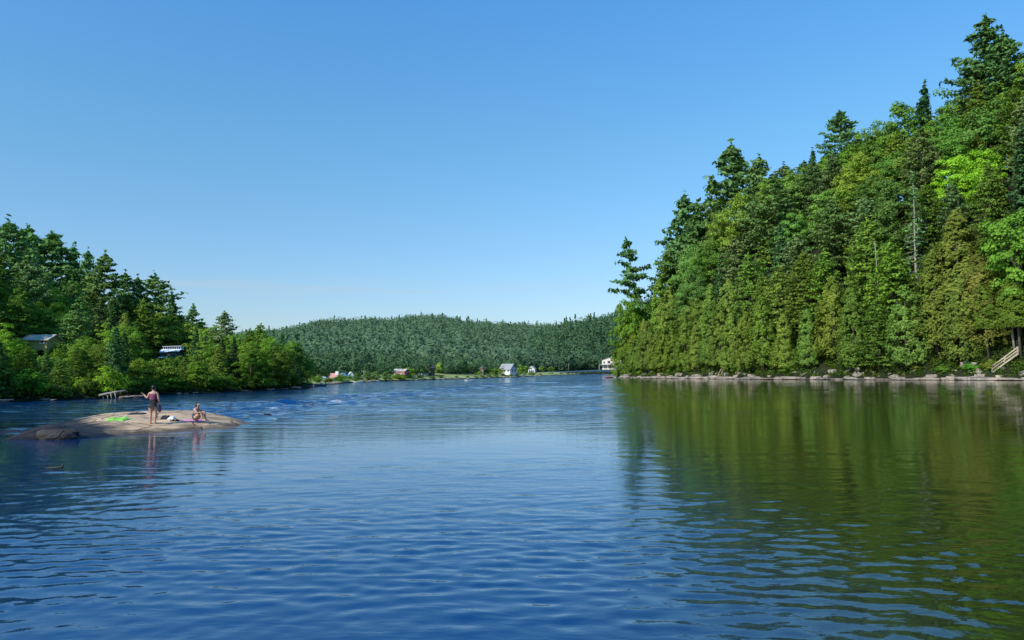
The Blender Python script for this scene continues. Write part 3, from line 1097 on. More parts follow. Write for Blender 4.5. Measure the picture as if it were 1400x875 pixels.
G = (1, 1, 1)
RIGHT_KEY = [
    # px, top y, metres inland, kind, width factor, tint, label
    (1010, 200, 40, 'white_pine', 1.3, (0.9, 1, 0.95), 'tall dark pine with broad top, first high peak from the left on the right hill'),
    (1047, 216, 36, 'white_pine', 1.3, (1.05, 1.1, 1), 'broad layered pine just right of the first high peak on the right hill'),
    (1068, 245, 22, 'white_pine', 1.35, (0.95, 1.0, 0.9), 'large pine with wide flat boughs and bare lower trunk mid right slope'),
    (938, 268, 30, 'white_pine', 1.1, (0.8, 1, 1.05), 'open dark pine between the leaning pine and the first high peak'),
    (960, 280, 30, 'white_pine', 1.2, (0.9, 1, 0.9), 'shorter pine close to the right of the open dark skyline pine'),
    (903, 318, 28, 'white_pine', 0.9, (0.95, 1.05, 0.9), 'pine with a pointed top just right of the leaning pine'),
    (853, 402, 4, 'maple', 0.8, (0.95, 1.0, 0.8), 'leafy tree at the very point of the right bank, left of the leaning pine trunk'),
    (866, 392, 9, 'maple', 0.8, (0.75, 0.85, 0.8), 'dark leafy tree around the foot of the leaning pine'),
    (850, 440, 2, 'cedar', 1.0, (0.9, 0.95, 0.8), 'low yellow green cedar overhanging the point of the right bank'),
    (886, 340, 22, 'hemlock', 0.9, (0.9, 0.95, 0.9), 'full green conifer filling the gap right of the leaning pine'),
    (1163, 153, 42, 'white_pine', 1.1, (0.8, 1, 0.95), 'narrow tiered dark pine standing alone above the middle of the right skyline'),
    (1122, 204, 44, 'spruce', 1.0, (0.8, 0.95, 1), 'small pointed spruce tip between the broad pine and the narrow tiered pine'),
    (1282, 117, 44, 'spruce', 1.2, (0.6, 0.8, 0.9), 'dark bluish spruce tip on the skyline left of the highest pine'),
    (1374, 26, 42, 'white_pine', 1.25, (0.8, 0.95, 0.9), 'highest pine of all with ragged tiers at the top right corner of the hill'),
    (1352, 92, 38, 'white_pine', 1.0, (0.75, 0.9, 0.85), 'dark pine tucked just left below the highest pine'),
    (1397, 48, 38, 'white_pine', 1.0, (0.7, 0.9, 0.85), 'dark pine to the right of the highest pine at the picture edge'),
    (1215, 160, 42, 'maple', 1.0, (0.9, 0.95, 0.8), 'rounded broadleaf crown on the skyline right of the narrow tiered pine'),
    (1253, 132, 42, 'maple', 1.0, (0.8, 0.9, 0.8), 'wide broadleaf crown on the skyline left of the dark bluish spruce tip'),
    (1312, 116, 41, 'maple', 1.0, (0.8, 0.9, 0.8), 'broadleaf crown on the skyline between the bluish spruce tip and the highest pine'),
    (1090, 226, 41, 'maple', 0.95, (0.85, 0.9, 0.8), 'round broadleaf crown on the skyline just left of the small spruce tip'),
    (1142, 206, 42, 'maple', 0.9, (0.9, 0.95, 0.8), 'small broadleaf crown on the skyline touching the narrow tiered pine'),
    (1187, 182, 42, 'hemlock', 0.8, (0.9, 0.95, 0.9), 'pointed green conifer just right of the narrow tiered skyline pine'),
    (980, 248, 36, 'hemlock', 0.9, (0.85, 0.95, 0.9), 'dense green conifer left of the first high peak on the right hill'),
    (1322, 205, 24, 'maple', 1.1, (1.75, 1.85, 1.0), 'bright lime green maple high on the right slope, the brightest crown of the hill'),
    (1357, 196, 22, 'maple', 1.0, (1.5, 1.65, 0.9), 'second lime green maple, right beside the brightest one'),
    (1278, 252, 20, 'hemlock', 1.1, (0.9, 0.95, 0.8), 'dark green conifer filling the dip left of the lime green maple'),
    (1178, 245, 25, 'maple', 1.1, (0.85, 0.9, 0.8), 'full broadleaf tree straight below the narrow tiered skyline pine'),
    (1260, 235, 13, 'dead_spruce', 1.0, (1.9, 1.7, 2.0), 'thin greyish half-dead spruce with sparse twigs on the middle right slope'),
    (1318, 292, 6, 'cedar', 1.3, (0.92, 0.80, 0.85), 'tall brownish yellow cedar with pointed top on the lower right bank'),
    (1284, 345, 5, 'cedar', 1.25, (0.85, 0.78, 0.8), 'brownish olive cedar just left of the tall pointed brownish one'),
    (1345, 350, 5, 'cedar', 1.25, (1.0, 0.74, 0.9), 'rust tinged cedar just right of the tall pointed brownish one'),
    (1398, 275, 7, 'maple', 1.0, (0.95, 1.1, 0.95), 'fresh green broadleaf tree above the wooden stairs at the picture edge'),
    (1378, 345, 8, 'maple', 0.8, (0.95, 1.05, 0.9), 'lower green broadleaf tree directly left above the wooden stairs'),
    (1142, 380, 4, 'cedar', 1.05, (1.05, 0.95, 0.9), 'pale yellow green cedar pyramid on the shore below the narrow tiered pine'),
    (1195, 300, 10, 'hemlock', 1.15, (1.25, 1.2, 1), 'light green feathery tree with level sprays low on the right slope'),
    (1225, 330, 6, 'hemlock', 1.1, (1.2, 1.25, 0.9), 'light green feathery tree right beside the level-sprayed one near the shore'),
]
used = []
for (px, ty, d, kind, wd, tc_, lab) in RIGHT_KEY:
    p = on_right(px, d)
    place_top(kind, p, ty, px=px, label=lab, tintc=tc_, wide=wd)
    used.append((p.x, p.y, d))
# the leaning pine at the point
p = on_right(876, 11)
zb = hz(p.x, p.y)
tree('leaning_pine', p.x, p.y, zb - 0.3, at(852, 330, p.y).z - zb, label='dark pine leaning out to the left over the point of the right bank', tintc=(0.75, 0.95, 1.0), rz=R(8), wide=0.95)

cnt = 0
for tier, (d, sp, kinds, hr_) in enumerate([
        (2.6, 4.6, ['cedar'] * 7 + ['hemlock'], (11, 16)),
        (9, 5.6, ['cedar', 'cedar', 'hemlock', 'maple', 'hemlock', 'maple'], (13, 20)),
        (16, 6.4, ['hemlock', 'maple', 'maple', 'white_pine', 'birch', 'spruce', 'white_pine'], (14, 21)),
        (23, 6.8, ['hemlock', 'maple', 'maple', 'white_pine', 'hemlock'], (14, 21)),
        (31, 6.2, ['maple', 'maple', 'hemlock', 'maple', 'white_pine'], (15, 22)),
        (36, 6.0, ['maple', 'hemlock', 'maple', 'birch'], (15, 22)),
        (41, 5.6, ['maple', 'hemlock', 'maple', 'maple', 'white_pine'], (16, 24)),
        (47, 7.0, ['maple', 'white_pine', 'maple'], (16, 24))]):
    s = 2.0 if tier else 3.5
    while s < 158:
        q = shore_r(s)
        dd = d + random.uniform(-1.6, 1.6) * (0.5 if tier == 0 else 1.4)
        p = q + RN * dd
        px = pix(p.x, p.y, 0)[0]
        z = hz(p.x, p.y)
        if z < 0.2:
            s += sp
            continue
        kind = random.choice(kinds)
        h = random.uniform(*hr_)
        if tier == 0:
            h *= float(np.interp(px, [860, 1000, 1300], [0.9, 1.0, 1.15]))
            if px > 1352:
                s += sp
                if px < 1420:
                    continue
        # never above the skyline of the hill
        ppm = F_PX / p.y
        rpx = 2.2 * ppm
        cap = max(interp(SKY_R, px - rpx), interp(SKY_R, px), interp(SKY_R, px + rpx)) + (random.uniform(1, 16) if tier < 4 else random.uniform(-2, 7))
        zt = at(px, cap, p.y).z
        h = min(h, zt - z)
        near_key = any((p.x - a) ** 2 + (p.y - b) ** 2 < 2.4 ** 2 for a, b, c in used)
        if h > 5.5 and not near_key:
            if kind == 'cedar':
                b = random.uniform(0.75, 1.2)
                tint = (b * random.uniform(0.85, 1.1), b, b * random.uniform(0.8, 1.2))
            elif kind == 'maple':
                b = random.uniform(0.65, 1.35)
                tint = (b * random.uniform(0.75, 1.25), b, b * random.uniform(0.8, 1.6))
            else:
                tint = None
            tree(kind, p.x, p.y, z - 0.3, h, tintc=tint, wide=random.uniform(0.95, 1.2), zone='right%d' % tier)
            cnt += 1
        s += sp * random.uniform(0.8, 1.2)
# the back of the point, seen from its left
for (x, y) in [(38, 212), (45, 222), (52, 232), (60, 246), (34.5, 205.5), (41, 208)]:
    z = hz(x, y)
    px = pix(x, y, 0)[0]
    h = min(random.uniform(9, 13), at(px, interp(SKY_R, px) + 8, y).z - z)
    if z > 0.1 and h > 4:
        tree('cedar' if x < 40 else 'maple', x, y, z - 0.3, h, zone='point')
# low bushes overhanging the right waterline
for i in range(34):
    s = 1.5 + i * 4.3 + random.uniform(-1, 1)
    p = shore_r(s) + RN * random.uniform(1.3, 2.8)
    px = pix(p.x, p.y, 0)[0]
    if 1340 < px < 1420 and random.random() < 0.5:
        continue
    z = hz(p.x, p.y)
    if random.random() < 0.62:
        tree('shrub', p.x, p.y, z - 0.1, random.uniform(0.8, 2.2), tintc=(random.uniform(0.7, 1.4), random.uniform(0.8, 1.2), 0.9), zone='rshrub')

# ------------------------------------------------------------------ left bank forest
FRONT_L = [(-80, 430), (0, 442), (25, 452), (45, 474), (75, 478), (98, 470), (130, 452), (165, 442), (195, 468), (212, 494), (250, 494), (262, 486), (300, 482), (340, 462), (380, 468), (415, 486), (430, 505)]
LEFT_KEY = [
    # px, top, Y, kind, wide, tint, label
    (2, 304, 128, 'white_pine', 1.1, (0.8, 0.95, 0.9), 'tall dark pine at the left picture edge on the left skyline'),
    (32, 312, 138, 'white_pine', 1.1, (0.85, 1.05, 0.95), 'bushy pine second from the left edge on the left skyline'),
    (67, 320, 140, 'white_pine', 1.25, (0.9, 1.05, 0.9), 'broad spreading pine, third peak from the left edge on the left skyline'),
    (97, 338, 144, 'spruce', 1.0, (0.75, 0.95, 0.9), 'slim dark conifer between the broad spreading pine and the next pointed peak'),
    (116, 344, 140, 'white_pine', 0.8, (0.7, 0.9, 0.9), 'dark narrow pine right after the slim conifer on the left skyline'),
    (140, 348, 132, 'white_pine', 1.05, (1.1, 1.1, 0.9), 'pointed pine with sunlit right side in the middle left skyline'),
    (168, 374, 140, 'white_pine', 1.0, (0.7, 0.9, 0.85), 'dark rounded pine just right of the pointed sunlit pine'),
    (186, 380, 142, 'white_pine', 0.9, (0.75, 0.9, 0.85), 'small dark pine left of the wide tiered pine above the metal-roofed cottage'),
    (208, 377, 146, 'white_pine', 1.15, (1.0, 1.1, 0.9), 'wide tiered pine standing above and left of the metal-roofed cottage'),
    (233, 400, 143, 'spruce', 1.0, (0.85, 0.95, 0.9), 'narrow conifer just right of the wide tiered pine'),
    (263, 418, 166, 'white_pine', 0.95, (0.8, 0.95, 0.9), 'pine directly behind and right of the metal-roofed cottage'),
    (275, 438, 150, 'hemlock', 1.0, (0.8, 0.85, 0.9), 'green tree to the right of the metal-roofed cottage'),
    (306, 427, 136, 'white_pine', 0.9, (1.15, 1.0, 1.25), 'greyish thin-crowned pine with sky showing through it'),
    (288, 440, 138, 'maple', 1.0, (0.95, 1.0, 0.9), 'broadleaf tree between the cottage pine and the thin-crowned pine'),
    (325, 452, 128, 'maple', 1.0, (0.9, 0.95, 0.85), 'rounded tree just right of the thin-crowned pine'),
    (342, 450, 124, 'hemlock', 1.0, (1.1, 1.1, 0.8), 'light green conifer left of the full conifer near the bank end'),
    (370, 455, 122, 'maple', 0.9, (0.9, 1.0, 0.8), 'leafy tree between the last two conifers of the left bank'),
    (398, 462, 126, 'maple', 0.9, (0.8, 0.9, 0.8), 'leafy tree crowding the dark conifer near the left bank tip'),
    (420, 482, 128, 'maple', 0.7, (0.7, 0.8, 0.75), 'last small leafy tree leaning over the water at the left bank tip'),
    (356, 443, 132, 'hemlock', 1.05, (0.9, 0.95, 0.8), 'full conifer near the right end of the left bank'),
    (385, 458, 128, 'spruce', 1.2, (0.8, 0.9, 0.85), 'dark conifer second from the tip of the left bank'),
    (408, 468, 126, 'hemlock', 1.1, (0.6, 0.75, 0.75), 'dark tree at the very tip of the left bank'),
    (150, 505, 74, 'shrub', 1.0, (1.45, 1.35, 0.8), 'bright yellow green bush at the water edge behind the standing woman'),
    (33, 346, 118, 'spruce', 1.1, (1.15, 1.15, 0.9), 'lighter green conifer below the bushy pine at the left'),
    (74, 392, 112, 'maple', 0.8, (1.5, 1.5, 0.9), 'small yellow green broadleaf tree among the dark pines above the tan-roofed house'),
    (60, 376, 116, 'cedar', 1.0, (0.7, 0.85, 1.0), 'slender grey green conifer left of the small yellow green tree'),
    (96, 382, 114, 'hemlock', 0.9, (0.85, 0.95, 1.2), 'rounded grey green tree right of the small yellow green tree'),
    (165, 440, 96, 'maple', 1.15, (1.15, 1.2, 1.0), 'large bright green broadleaf crown between the two houses on the left bank'),
    (95, 425, 104, 'maple', 1.0, (0.75, 0.8, 1.1), 'smoky green round tree just right of the tan-roofed house'),
    (63, 478, 78, 'spruce', 0.9, (1.5, 1.45, 1.0), 'light green sapling-like conifer at the shore below the tan-roofed house'),
    (8, 438, 80, 'maple', 0.9, (1.3, 1.35, 0.9), 'bright green broadleaf crown at the left edge near the water'),
]
usedl = []
for (px, ty, Y, kind, wd, tc_, lab) in LEFT_KEY:
    x = (px - 700) / F_PX * Y
    p = Vector((x, Y))
    if tc_[1] < 1.1:
        tc_ = tuple(v * 1.3 for v in tc_)
    if px == 150:
        p = Vector((gp(150, 544)[0] - 1.0, gp(150, 544)[1] + 0.2))
        place_top(kind, p, 503, label=lab, tintc=tc_, wide=1.1)
    else:
        place_top(kind, p, ty, label=lab, tintc=tc_, wide=wd)
    usedl.append((p.x, p.y))

pts = []
tries = 0
cl = 0
while tries < 9000:
    tries += 1
    Y = math.sqrt(random.uniform(62 ** 2, 150 ** 2))
    px = random.uniform(-130, 432)
    x = (px - 700) / F_PX * Y
    P1 = np.array([[x, Y]])
    if inside(P1, RIVER)[0]:
        continue
    dsh = float(seg_dist(P1, LEFT)[0])
    if dsh < 1.0 or (Y > 133 and x > -48):
        continue
    md = 3.0 if dsh < 8 else 3.7
    if any((x - a) ** 2 + (Y - b) ** 2 < md * md for a, b in pts) or any((x - a) ** 2 + (Y - b) ** 2 < 9 for a, b in usedl):
        continue
    # keep the two houses in view
    if 24 < px < 80 and 93 < Y < 106 or 200 < px < 262 and 119 < Y < 134:
        continue
    z = hz(x, Y)
    if dsh < 22:
        kind = random.choice(['maple', 'maple', 'spruce', 'hemlock', 'birch', 'hemlock'])
        h = random.uniform(7, 10.5) if dsh < 8 else random.uniform(8, 13)
        wq = min(1.0, max(0.0, (Y - 84) / 36)) * random.uniform(0.45, 1.0)
        capy = interp(FRONT_L, px) * (1 - wq) + interp(SKY_L, px) * wq + random.uniform(-6, 18)
        h = max(h, 5 + 12 * wq)
    elif dsh < 34:
        kind = random.choice(['maple', 'hemlock', 'spruce', 'white_pine', 'cedar'])
        h = random.uniform(11, 16)
        capy = (interp(FRONT_L, px) + interp(SKY_L, px)) / 2 + random.uniform(-12, 25)
    else:
        kind = random.choice(['white_pine', 'spruce', 'hemlock', 'white_pine', 'maple'])
        h = random.uniform(13, 19)
        capy = interp(SKY_L, px) + random.uniform(0, 30)
    rpx = 2.0 * F_PX / Y
    if 24 - rpx < px < 75 + rpx and Y < 98:
        capy = max(capy, 459.5 + random.uniform(0, 4))
    if 208 - rpx < px < 256 + rpx and Y < 126:
        capy = max(capy, 482.0 + random.uniform(0, 4))
    capy = max(capy, max(interp(SKY_L, px), interp(SKY_L, px + rpx * 0.6)) + 4)
    h = min(h, at(px, capy, Y).z - z)
    if h < 2.6:
        continue
    if h < 5.0:
        kind = random.choice(['maple', 'hemlock', 'shrub'])
    b = random.uniform(0.6, 1.2) * (1.25 if kind == 'white_pine' else 1.0)  # tints lowered so the left bank's shade is painted into the leaves
    if px > 390:
        b *= 0.75
    tree(kind, x, Y, z - 0.3, h, tintc=(b * random.uniform(0.85, 1.15), b, b * random.uniform(0.8, 1.1)), zone='left%d' % (0 if dsh < 8 else 1 if dsh < 22 else 2 if dsh < 34 else 3))
    pts.append((x, Y))
    cl += 1
    if cl > 250:
        break
# low undergrowth under the trees: leaf litter, ferns and seedlings nobody could count
def undergrowth(name, line, n, w0, w1, hh, mat, label, seed):
    rng = np.random.default_rng(seed)
    out, nn_ = [], []
    A = np.array([tuple(p) for p in line])
    seg = rng.integers(0, len(A) - 1, n)
    tt = rng.random(n)
    lens = np.linalg.norm(A[1:] - A[:-1], axis=1)
    seg = rng.choice(len(A) - 1, n, p=lens / lens.sum())
    base = A[seg] + (A[seg + 1] - A[seg]) * tt[:, None]
    dd = rng.uniform(w0, w1, n) ** 1.0
    nr = np.array([RN.x, RN.y]) if 'right' in label else np.array([-1.0, 0.1])
    P = base + nr * dd[:, None]
    Z = heights(P)
    ok = Z > 0.12
    P, Z = P[ok], Z[ok]
    lump = np.array([mnoise.noise(Vector((p[0] * 0.5, p[1] * 0.5, 3.0))) for p in P])
    k2 = lump > -0.28
    P, Z, lump = P[k2], Z[k2], lump[k2]
    m = 7
    cen = np.repeat(np.column_stack([P, Z]), m, axis=0)
    q = unit_rand(len(cen), rng) * np.array([0.4, 0.4, 0.3])
    cen = cen + q
    cen[:, 2] += np.repeat((0.1 + np.maximum(lump, 0)) * hh, m) * rng.random(len(cen))
    V = cards(cen, q * 2 + np.array([0, 0, 0.6]), 0.26, 1.4, 0.5, rng)
    o = link(name, quads_mesh(name, V, MAT[mat]))
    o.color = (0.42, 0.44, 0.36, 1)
    return tag(o, label, 'undergrowth', kind='stuff')


undergrowth('undergrowth', RS, 15000, 0.9, 9, 1.3, 'maple', 'low ferns and seedlings covering the ground under the right bank trees', 3)
undergrowth('undergrowth', [Vector(p) for p in LEFT[3:10]], 3600, 0.8, 12, 1.5, 'maple', 'low ferns and seedlings covering the ground under the left bank trees', 4)
for i in range(26):
    px = 222 + 118 * (i % 13) / 12.0 + random.uniform(-4, 4)
    Y = 137 + 12 * (i // 13) + random.uniform(-2, 3)
    x = (px - 700) / F_PX * Y
    if inside(np.array([[x, Y]]), RIVER)[0]:
        continue
    z = hz(x, Y)
    h = at(px, interp(SKY_L, px) + random.uniform(2, 14), Y).z - z
    if h > 4:
        tree(random.choice(['hemlock', 'maple', 'white_pine', 'spruce']), x, Y, z - 0.3, h, wide=1.1, zone='left3')
# bushes along the left waterline
LS = [Vector(p) for p in LEFT[3:10]]
for i in range(len(LS) - 1):
    n = int((LS[i + 1] - LS[i]).length / 3.0)
    for k in range(n):
        p = LS[i].lerp(LS[i + 1], (k + random.random()) / n) + Vector((-random.uniform(0.8, 2.0), 0))
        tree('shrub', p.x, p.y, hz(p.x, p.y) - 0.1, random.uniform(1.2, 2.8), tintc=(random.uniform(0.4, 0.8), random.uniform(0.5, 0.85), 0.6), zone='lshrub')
# pines on the near left bank, just outside the picture: they shade the end of the rock
for (x, y, h) in [(-42.5, 13, 21), (-43, 17.5, 22), (-44, 9, 21), (-45, 22, 20), (-46.5, 5, 20)]:
    tree('white_pine', x, y, max(0.2, hz(x, y)) - 0.3, h, zone='shade')

# ------------------------------------------------------------------ village trees
VT = [  # px, base y, top y, Y beyond the shore, kind, tint, label
    (428, 524, 513, 150, 'village_tree', (1.3, 1.3, 0.8), 'round bright green tree beside the timber jetty at the left end of the village'),
    (436, 524, 512, 156, 'village_tree', (1.35, 1.4, 0.8), 'lighter green tree between the jetty and the red-roofed cottage'),
    (600, 518, 494, 242, 'willow', (1.0, 1.0, 0.9), 'pale yellow green weeping willow, brightest tree along the village shore'),
    (613, 517, 501, 246, 'village_tree', (1.5, 1.4, 0.8), 'low yellow green tree just right of the pale willow'),
    (630, 517, 488, 252, 'village_tree', (0.6, 0.75, 0.7), 'tall dark tree right of the willow at the village shore'),
    (643, 517, 492, 262, 'village_tree', (0.65, 0.8, 0.7), 'dark tree left of the white-walled shed by the shore'),
    (663, 516, 500, 262, 'village_tree', (0.95, 1.0, 0.8), 'bushy green tree between the brown house and the white house under the grey roof'),
    (676, 516, 500, 258, 'village_tree', (0.9, 1.0, 0.8), 'small tree in front of the big grey-roofed house'),
    (684, 515, 501.5, 258, 'village_tree', (1.25, 1.1, 0.7), 'olive tree in front of the left corner of the big grey-roofed house'),
    (697, 515, 504, 258, 'village_tree', (0.7, 0.85, 0.7), 'dark low tree in front of the right corner of the big grey-roofed house'),
    (710, 515, 497, 280, 'village_tree', (1.2, 1.15, 0.8), 'green tree between the big grey-roofed house and the little white house'),
    (718, 514, 498, 300, 'village_tree', (1.1, 1.1, 0.8), 'tree touching the left side of the little white house'),
    (740, 512, 499, 372, 'village_tree', (1.2, 1.2, 0.8), 'light green tree just right of the little white house'),
    (752, 511, 500, 385, 'village_tree', (1.1, 1.1, 0.8), 'second light green tree right of the little white house behind the parapet'),
    (560, 512, 499, 212, 'village_tree', (1.4, 1.3, 0.8), 'sunlit tree rising behind the red house'),
    (548, 512, 500, 216, 'village_tree', (1.35, 1.3, 0.9), 'sunlit round tree behind the left half of the red house'),
    (575, 514, 497, 222, 'village_tree', (1.1, 1.1, 1.1), 'greyish green tree between the red house and the white boathouse'),
    (541, 519, 514.5, 200, 'shrub', (0.9, 1.0, 0.8), 'low bush under the left wall of the red house'),
    (550, 519, 515, 200, 'shrub', (1.0, 1.0, 0.8), 'low bush under the middle of the red house'),
    (558, 519, 515, 200.5, 'shrub', (0.8, 1.0, 0.8), 'low bush under the right end of the red house'),
    (528, 519, 506, 190, 'village_tree', (0.8, 0.9, 0.8), 'dark green tree left of the red house'),
    (514, 520, 505, 187, 'village_tree', (0.9, 1.0, 0.9), 'green tree two steps left of the red house'),
    (502, 521, 506, 182, 'village_tree', (0.75, 0.85, 0.8), 'dark bushy tree right of the utility pole in the village'),
    (488, 522, 508, 178, 'village_tree', (0.7, 0.85, 0.8), 'dark tree left of the utility pole in the village'),
    (478, 523, 512, 174, 'village_tree', (0.8, 1.0, 0.8), 'small tree right of the narrow pale house'),
    (466, 524, 516, 166, 'shrub', (0.7, 0.9, 0.7), 'dark bush on the shore right of the red-roofed cottage'),
    (470, 523, 506, 190, 'village_tree', (0.55, 0.7, 0.7), 'dark tree behind the small blue-white house'),
    (445, 522, 511, 176, 'village_tree', (0.7, 0.85, 0.7), 'dark tree left behind the red-roofed cottage'),
    (588, 517, 500, 246, 'village_tree', (0.8, 0.9, 0.8), 'green tree left behind the willow'),
    (583, 516, 503, 256, 'village_tree', (0.7, 0.85, 0.8), 'dark tree behind the brown gabled house'),
    (654, 517, 508, 254, 'shrub', (0.9, 1.0, 0.8), 'rounded bush right of the white-walled shed'),
    (727, 515, 508, 296, 'shrub', (0.6, 0.75, 0.6), 'dark bush on the bank below the little white house'),
]
for (px, by, ty, Y, kind, tc_, lab) in VT:
    x = (px - 700) / F_PX * Y
    z = hz(x, Y)
    if z < 0.06:
        q = gp(px, by)
        x, Y = q[0] - 0.0, q[1] + 3
        z = hz(x, Y)
    zt = at(px, ty, Y).z
    h = max(1.5, zt - max(z, 0))
    tc_ = (tc_[0] * 1.25, tc_[1] * 1.2, tc_[2])
    tree(kind, x, Y, max(z, 0) - 0.2, h, label=lab, tintc=tc_, wide=1.0 if kind != 'shrub' else 1.4)
VS = [Vector(p) for p in VILL[1:11]]
for i in range(len(VS) - 1):
    sg = VS[i + 1] - VS[i]
    n = max(1, int(sg.length / (5.0 if i < 6 else 7.5)))
    for k in range(n):
        p = VS[i].lerp(VS[i + 1], (k + random.uniform(0.2, 0.8)) / n)
        nrm = Vector((-sg.y, sg.x)).normalized()
        p = p + nrm * random.uniform(0.8, 2.4) * (1 if i < 6 else 1.6)
        z = hz(p.x, p.y)
        far_ = i >= 6
        tree('shrub', p.x, p.y, z - 0.1, random.uniform(0.5, 1.1) if not far_ else random.uniform(0.4, 0.8), tintc=(random.uniform(0.5, 0.9), random.uniform(0.6, 0.9), 0.7), wide=1.5, zone='vshrub')
for i in range(60):
    px = random.uniform(440, 730)
    Y = random.uniform(190, 300) if px > 560 else random.uniform(172, 240)
    x = (px - 700) / F_PX * Y
    if inside(np.array([[x, Y]]), RIVER)[0]:
        continue
    z = hz(x, Y)
    if float(seg_dist(np.array([[x, Y]]), VILL)[0]) < 14:
        continue
    ty = 506 + random.uniform(-7, 4) - (3 if px > 560 else 0)
    if any(a - 4 < px < b + 4 and Y < yy for a, b, yy in ((448, 463, 175), (535, 555, 205), (570, 595, 250), (675, 705, 275), (465, 472, 185), (476, 484, 185))):
        continue
    h = at(px, ty, Y).z - z
    if h > 3:
        tree('village_tree', x, Y, z - 0.2, h, tintc=(random.uniform(0.6, 1.1), random.uniform(0.7, 1.05), 0.8), zone='village')

# ------------------------------------------------------------------ names for the many trees
def nearest_key(t, keys):
    return min(keys, key=lambda k: abs(k['px'] - t['px']))


ADJ = {'cedar': 'yellow green cedar', 'hemlock': 'feathery green hemlock', 'maple': 'leafy green broadleaf tree', 'white_pine': 'dark tiered pine', 'spruce': 'pointed spruce', 'birch': 'slim broadleaf tree',
       'shrub': 'low leafy bush', 'village_tree': 'round green tree'}
LANDR = [(865, 'the leaning pine'), (905, 'the pointed pine beside the leaning one'), (940, 'the open dark skyline pine'), (1010, 'the first high peak of pines'), (1068, 'the large wide-boughed pine'), (1120, 'the small spruce tip'),
         (1163, 'the narrow tiered skyline pine'), (1225, 'the rounded skyline crowns'), (1282, 'the bluish spruce tip'), (1330, 'the lime green maple'), (1385, 'the highest pine')]
LANDL = [(10, 'the left edge pine'), (60, 'the tan-roofed house'), (100, 'the smoky green round tree'), (140, 'the pointed sunlit pine'), (185, 'the small dark skyline pine'), (230, 'the metal-roofed cottage'), (275, 'the pine behind the cottage'),
         (310, 'the thin-crowned pine'), (356, 'the full conifer near the bank end'), (405, 'the tip of the left bank')]
LANDV = [(440, 'the timber jetty'), (457, 'the red-roofed cottage'), (480, 'the narrow pale house'), (500, 'the utility pole'), (545, 'the red house'), (583, 'the brown gabled house'), (602, 'the pale willow'), (640, 'the tall dark shore tree'),
         (688, 'the big grey-roofed house'), (725, 'the little white house'), (780, 'the middle of the long parapet'), (828, 'the big cream house')]
TIER = {'right7': ('behind the ridge near', 'trees behind the right ridge'), 'right0': ('on the waterline below', 'shore cedars of the right bank'), 'right1': ('just behind the shore row below', 'trees in the second row of the right bank'),
        'right2': ('low on the right slope below', 'trees low on the right slope'), 'right3': ('halfway up the right slope near', 'trees halfway up the right slope'),
        'right4': ('high on the right slope near', 'trees high on the right slope'), 'right5': ('just under the skyline near', 'trees under the right skyline'), 'right6': ('behind the ridge near', 'trees behind the right ridge'),
        'point': ('on the far side of the point near', 'trees on the far side of the point'), 'rshrub': ('overhanging the right shore rocks below', 'bushes on the right shore'),
        'left0': ('at the left water edge below', 'trees at the left water edge'), 'left1': ('low on the left bank near', 'trees low on the left bank'), 'left2': ('midway up the left bank near', 'trees midway up the left bank'),
        'left3': ('high on the left hill near', 'trees high on the left hill'), 'lshrub': ('in the shade at the left waterline below', 'bushes on the left waterline'),
        'shade': ('', ''), 'vshrub': ('on the far shore in front of', 'bushes on the village shore'), 'village': ('among the village gardens near', 'garden trees of the village')}


def tone(t):
    a = t['tint']
    lum = 0.3 * a[0] + 0.6 * a[1] + 0.1 * a[2]
    return 'bright ' if lum > 1.12 else 'deep shaded ' if lum < 0.78 else ''


for t in TREES:
    o = t['o']
    if t['label']:
        o['label'] = t['label']
        continue
    z = t['zone']
    if z == 'shade':
        o['label'] = 'tall pine on the near left bank beside the dark end of the rock'
        o['group'] = 'pines on the near left bank'
        continue
    lands = LANDR if z.startswith('right') or z in ('point', 'rshrub') else LANDV if z.startswith('v') else LANDL
    lm = min(lands, key=lambda k: abs(k[0] - t['px']))
    side = ''
    dpx = t['px'] - lm[0]
    wd = TIER[z][0]
    if abs(dpx) > 7:
        side = 'and left of ' if dpx < 0 else 'and right of '
        wd = wd.rsplit(' ', 1)[0] + ' ' + side.strip()
        wd = wd.replace('and left of', 'left of').replace('and right of', 'right of')
        if wd.endswith('front left of') or 'in front' in wd:
            wd = wd.replace('in left of', 'left of').replace('in front left of', 'left of')
        if 'in left' in wd or 'in right' in wd:
            wd = wd.replace('in left', 'left').replace('in right', 'right')
    lb = (tone(t) + ADJ[t['kind']] + ' ' + wd + ' ' + lm[1]).replace('  ', ' ')
    if len(lb.split()) > 15:
        lb = lb.replace(' just behind the shore row ', ' behind the shore row ').replace('yellow green cedar', 'cedar').replace('feathery green hemlock', 'green hemlock').replace('leafy green broadleaf tree', 'broadleaf tree').replace('the pointed pine beside the leaning one', 'the pointed pine').replace('the large wide-boughed pine', 'the wide-boughed pine').replace('the narrow tiered skyline pine', 'the narrow tiered pine').replace('deep shaded', 'dark')
    lb = lb.replace('on the far shore in front right of', 'on the far shore right of').replace('on the far shore in front left of', 'on the far shore left of')
    if len(lb.split()) > 14:
        for u_, v_ in (('the full conifer near the bank end', 'the full bank-end conifer'), (' in the shade at the left waterline', ' at the left waterline'), ('the middle of the long parapet', 'the long parapet'), ('low leafy bush', 'leafy bush'), ('slim broadleaf', 'broadleaf')):
            lb = lb.replace(u_, v_)
    if len(lb.split()) > 15:
        lb = lb.replace('bright ', '').replace('the first high peak of pines', 'the first high peak')
    o['label'] = lb
    o['group'] = TIER[z][1]
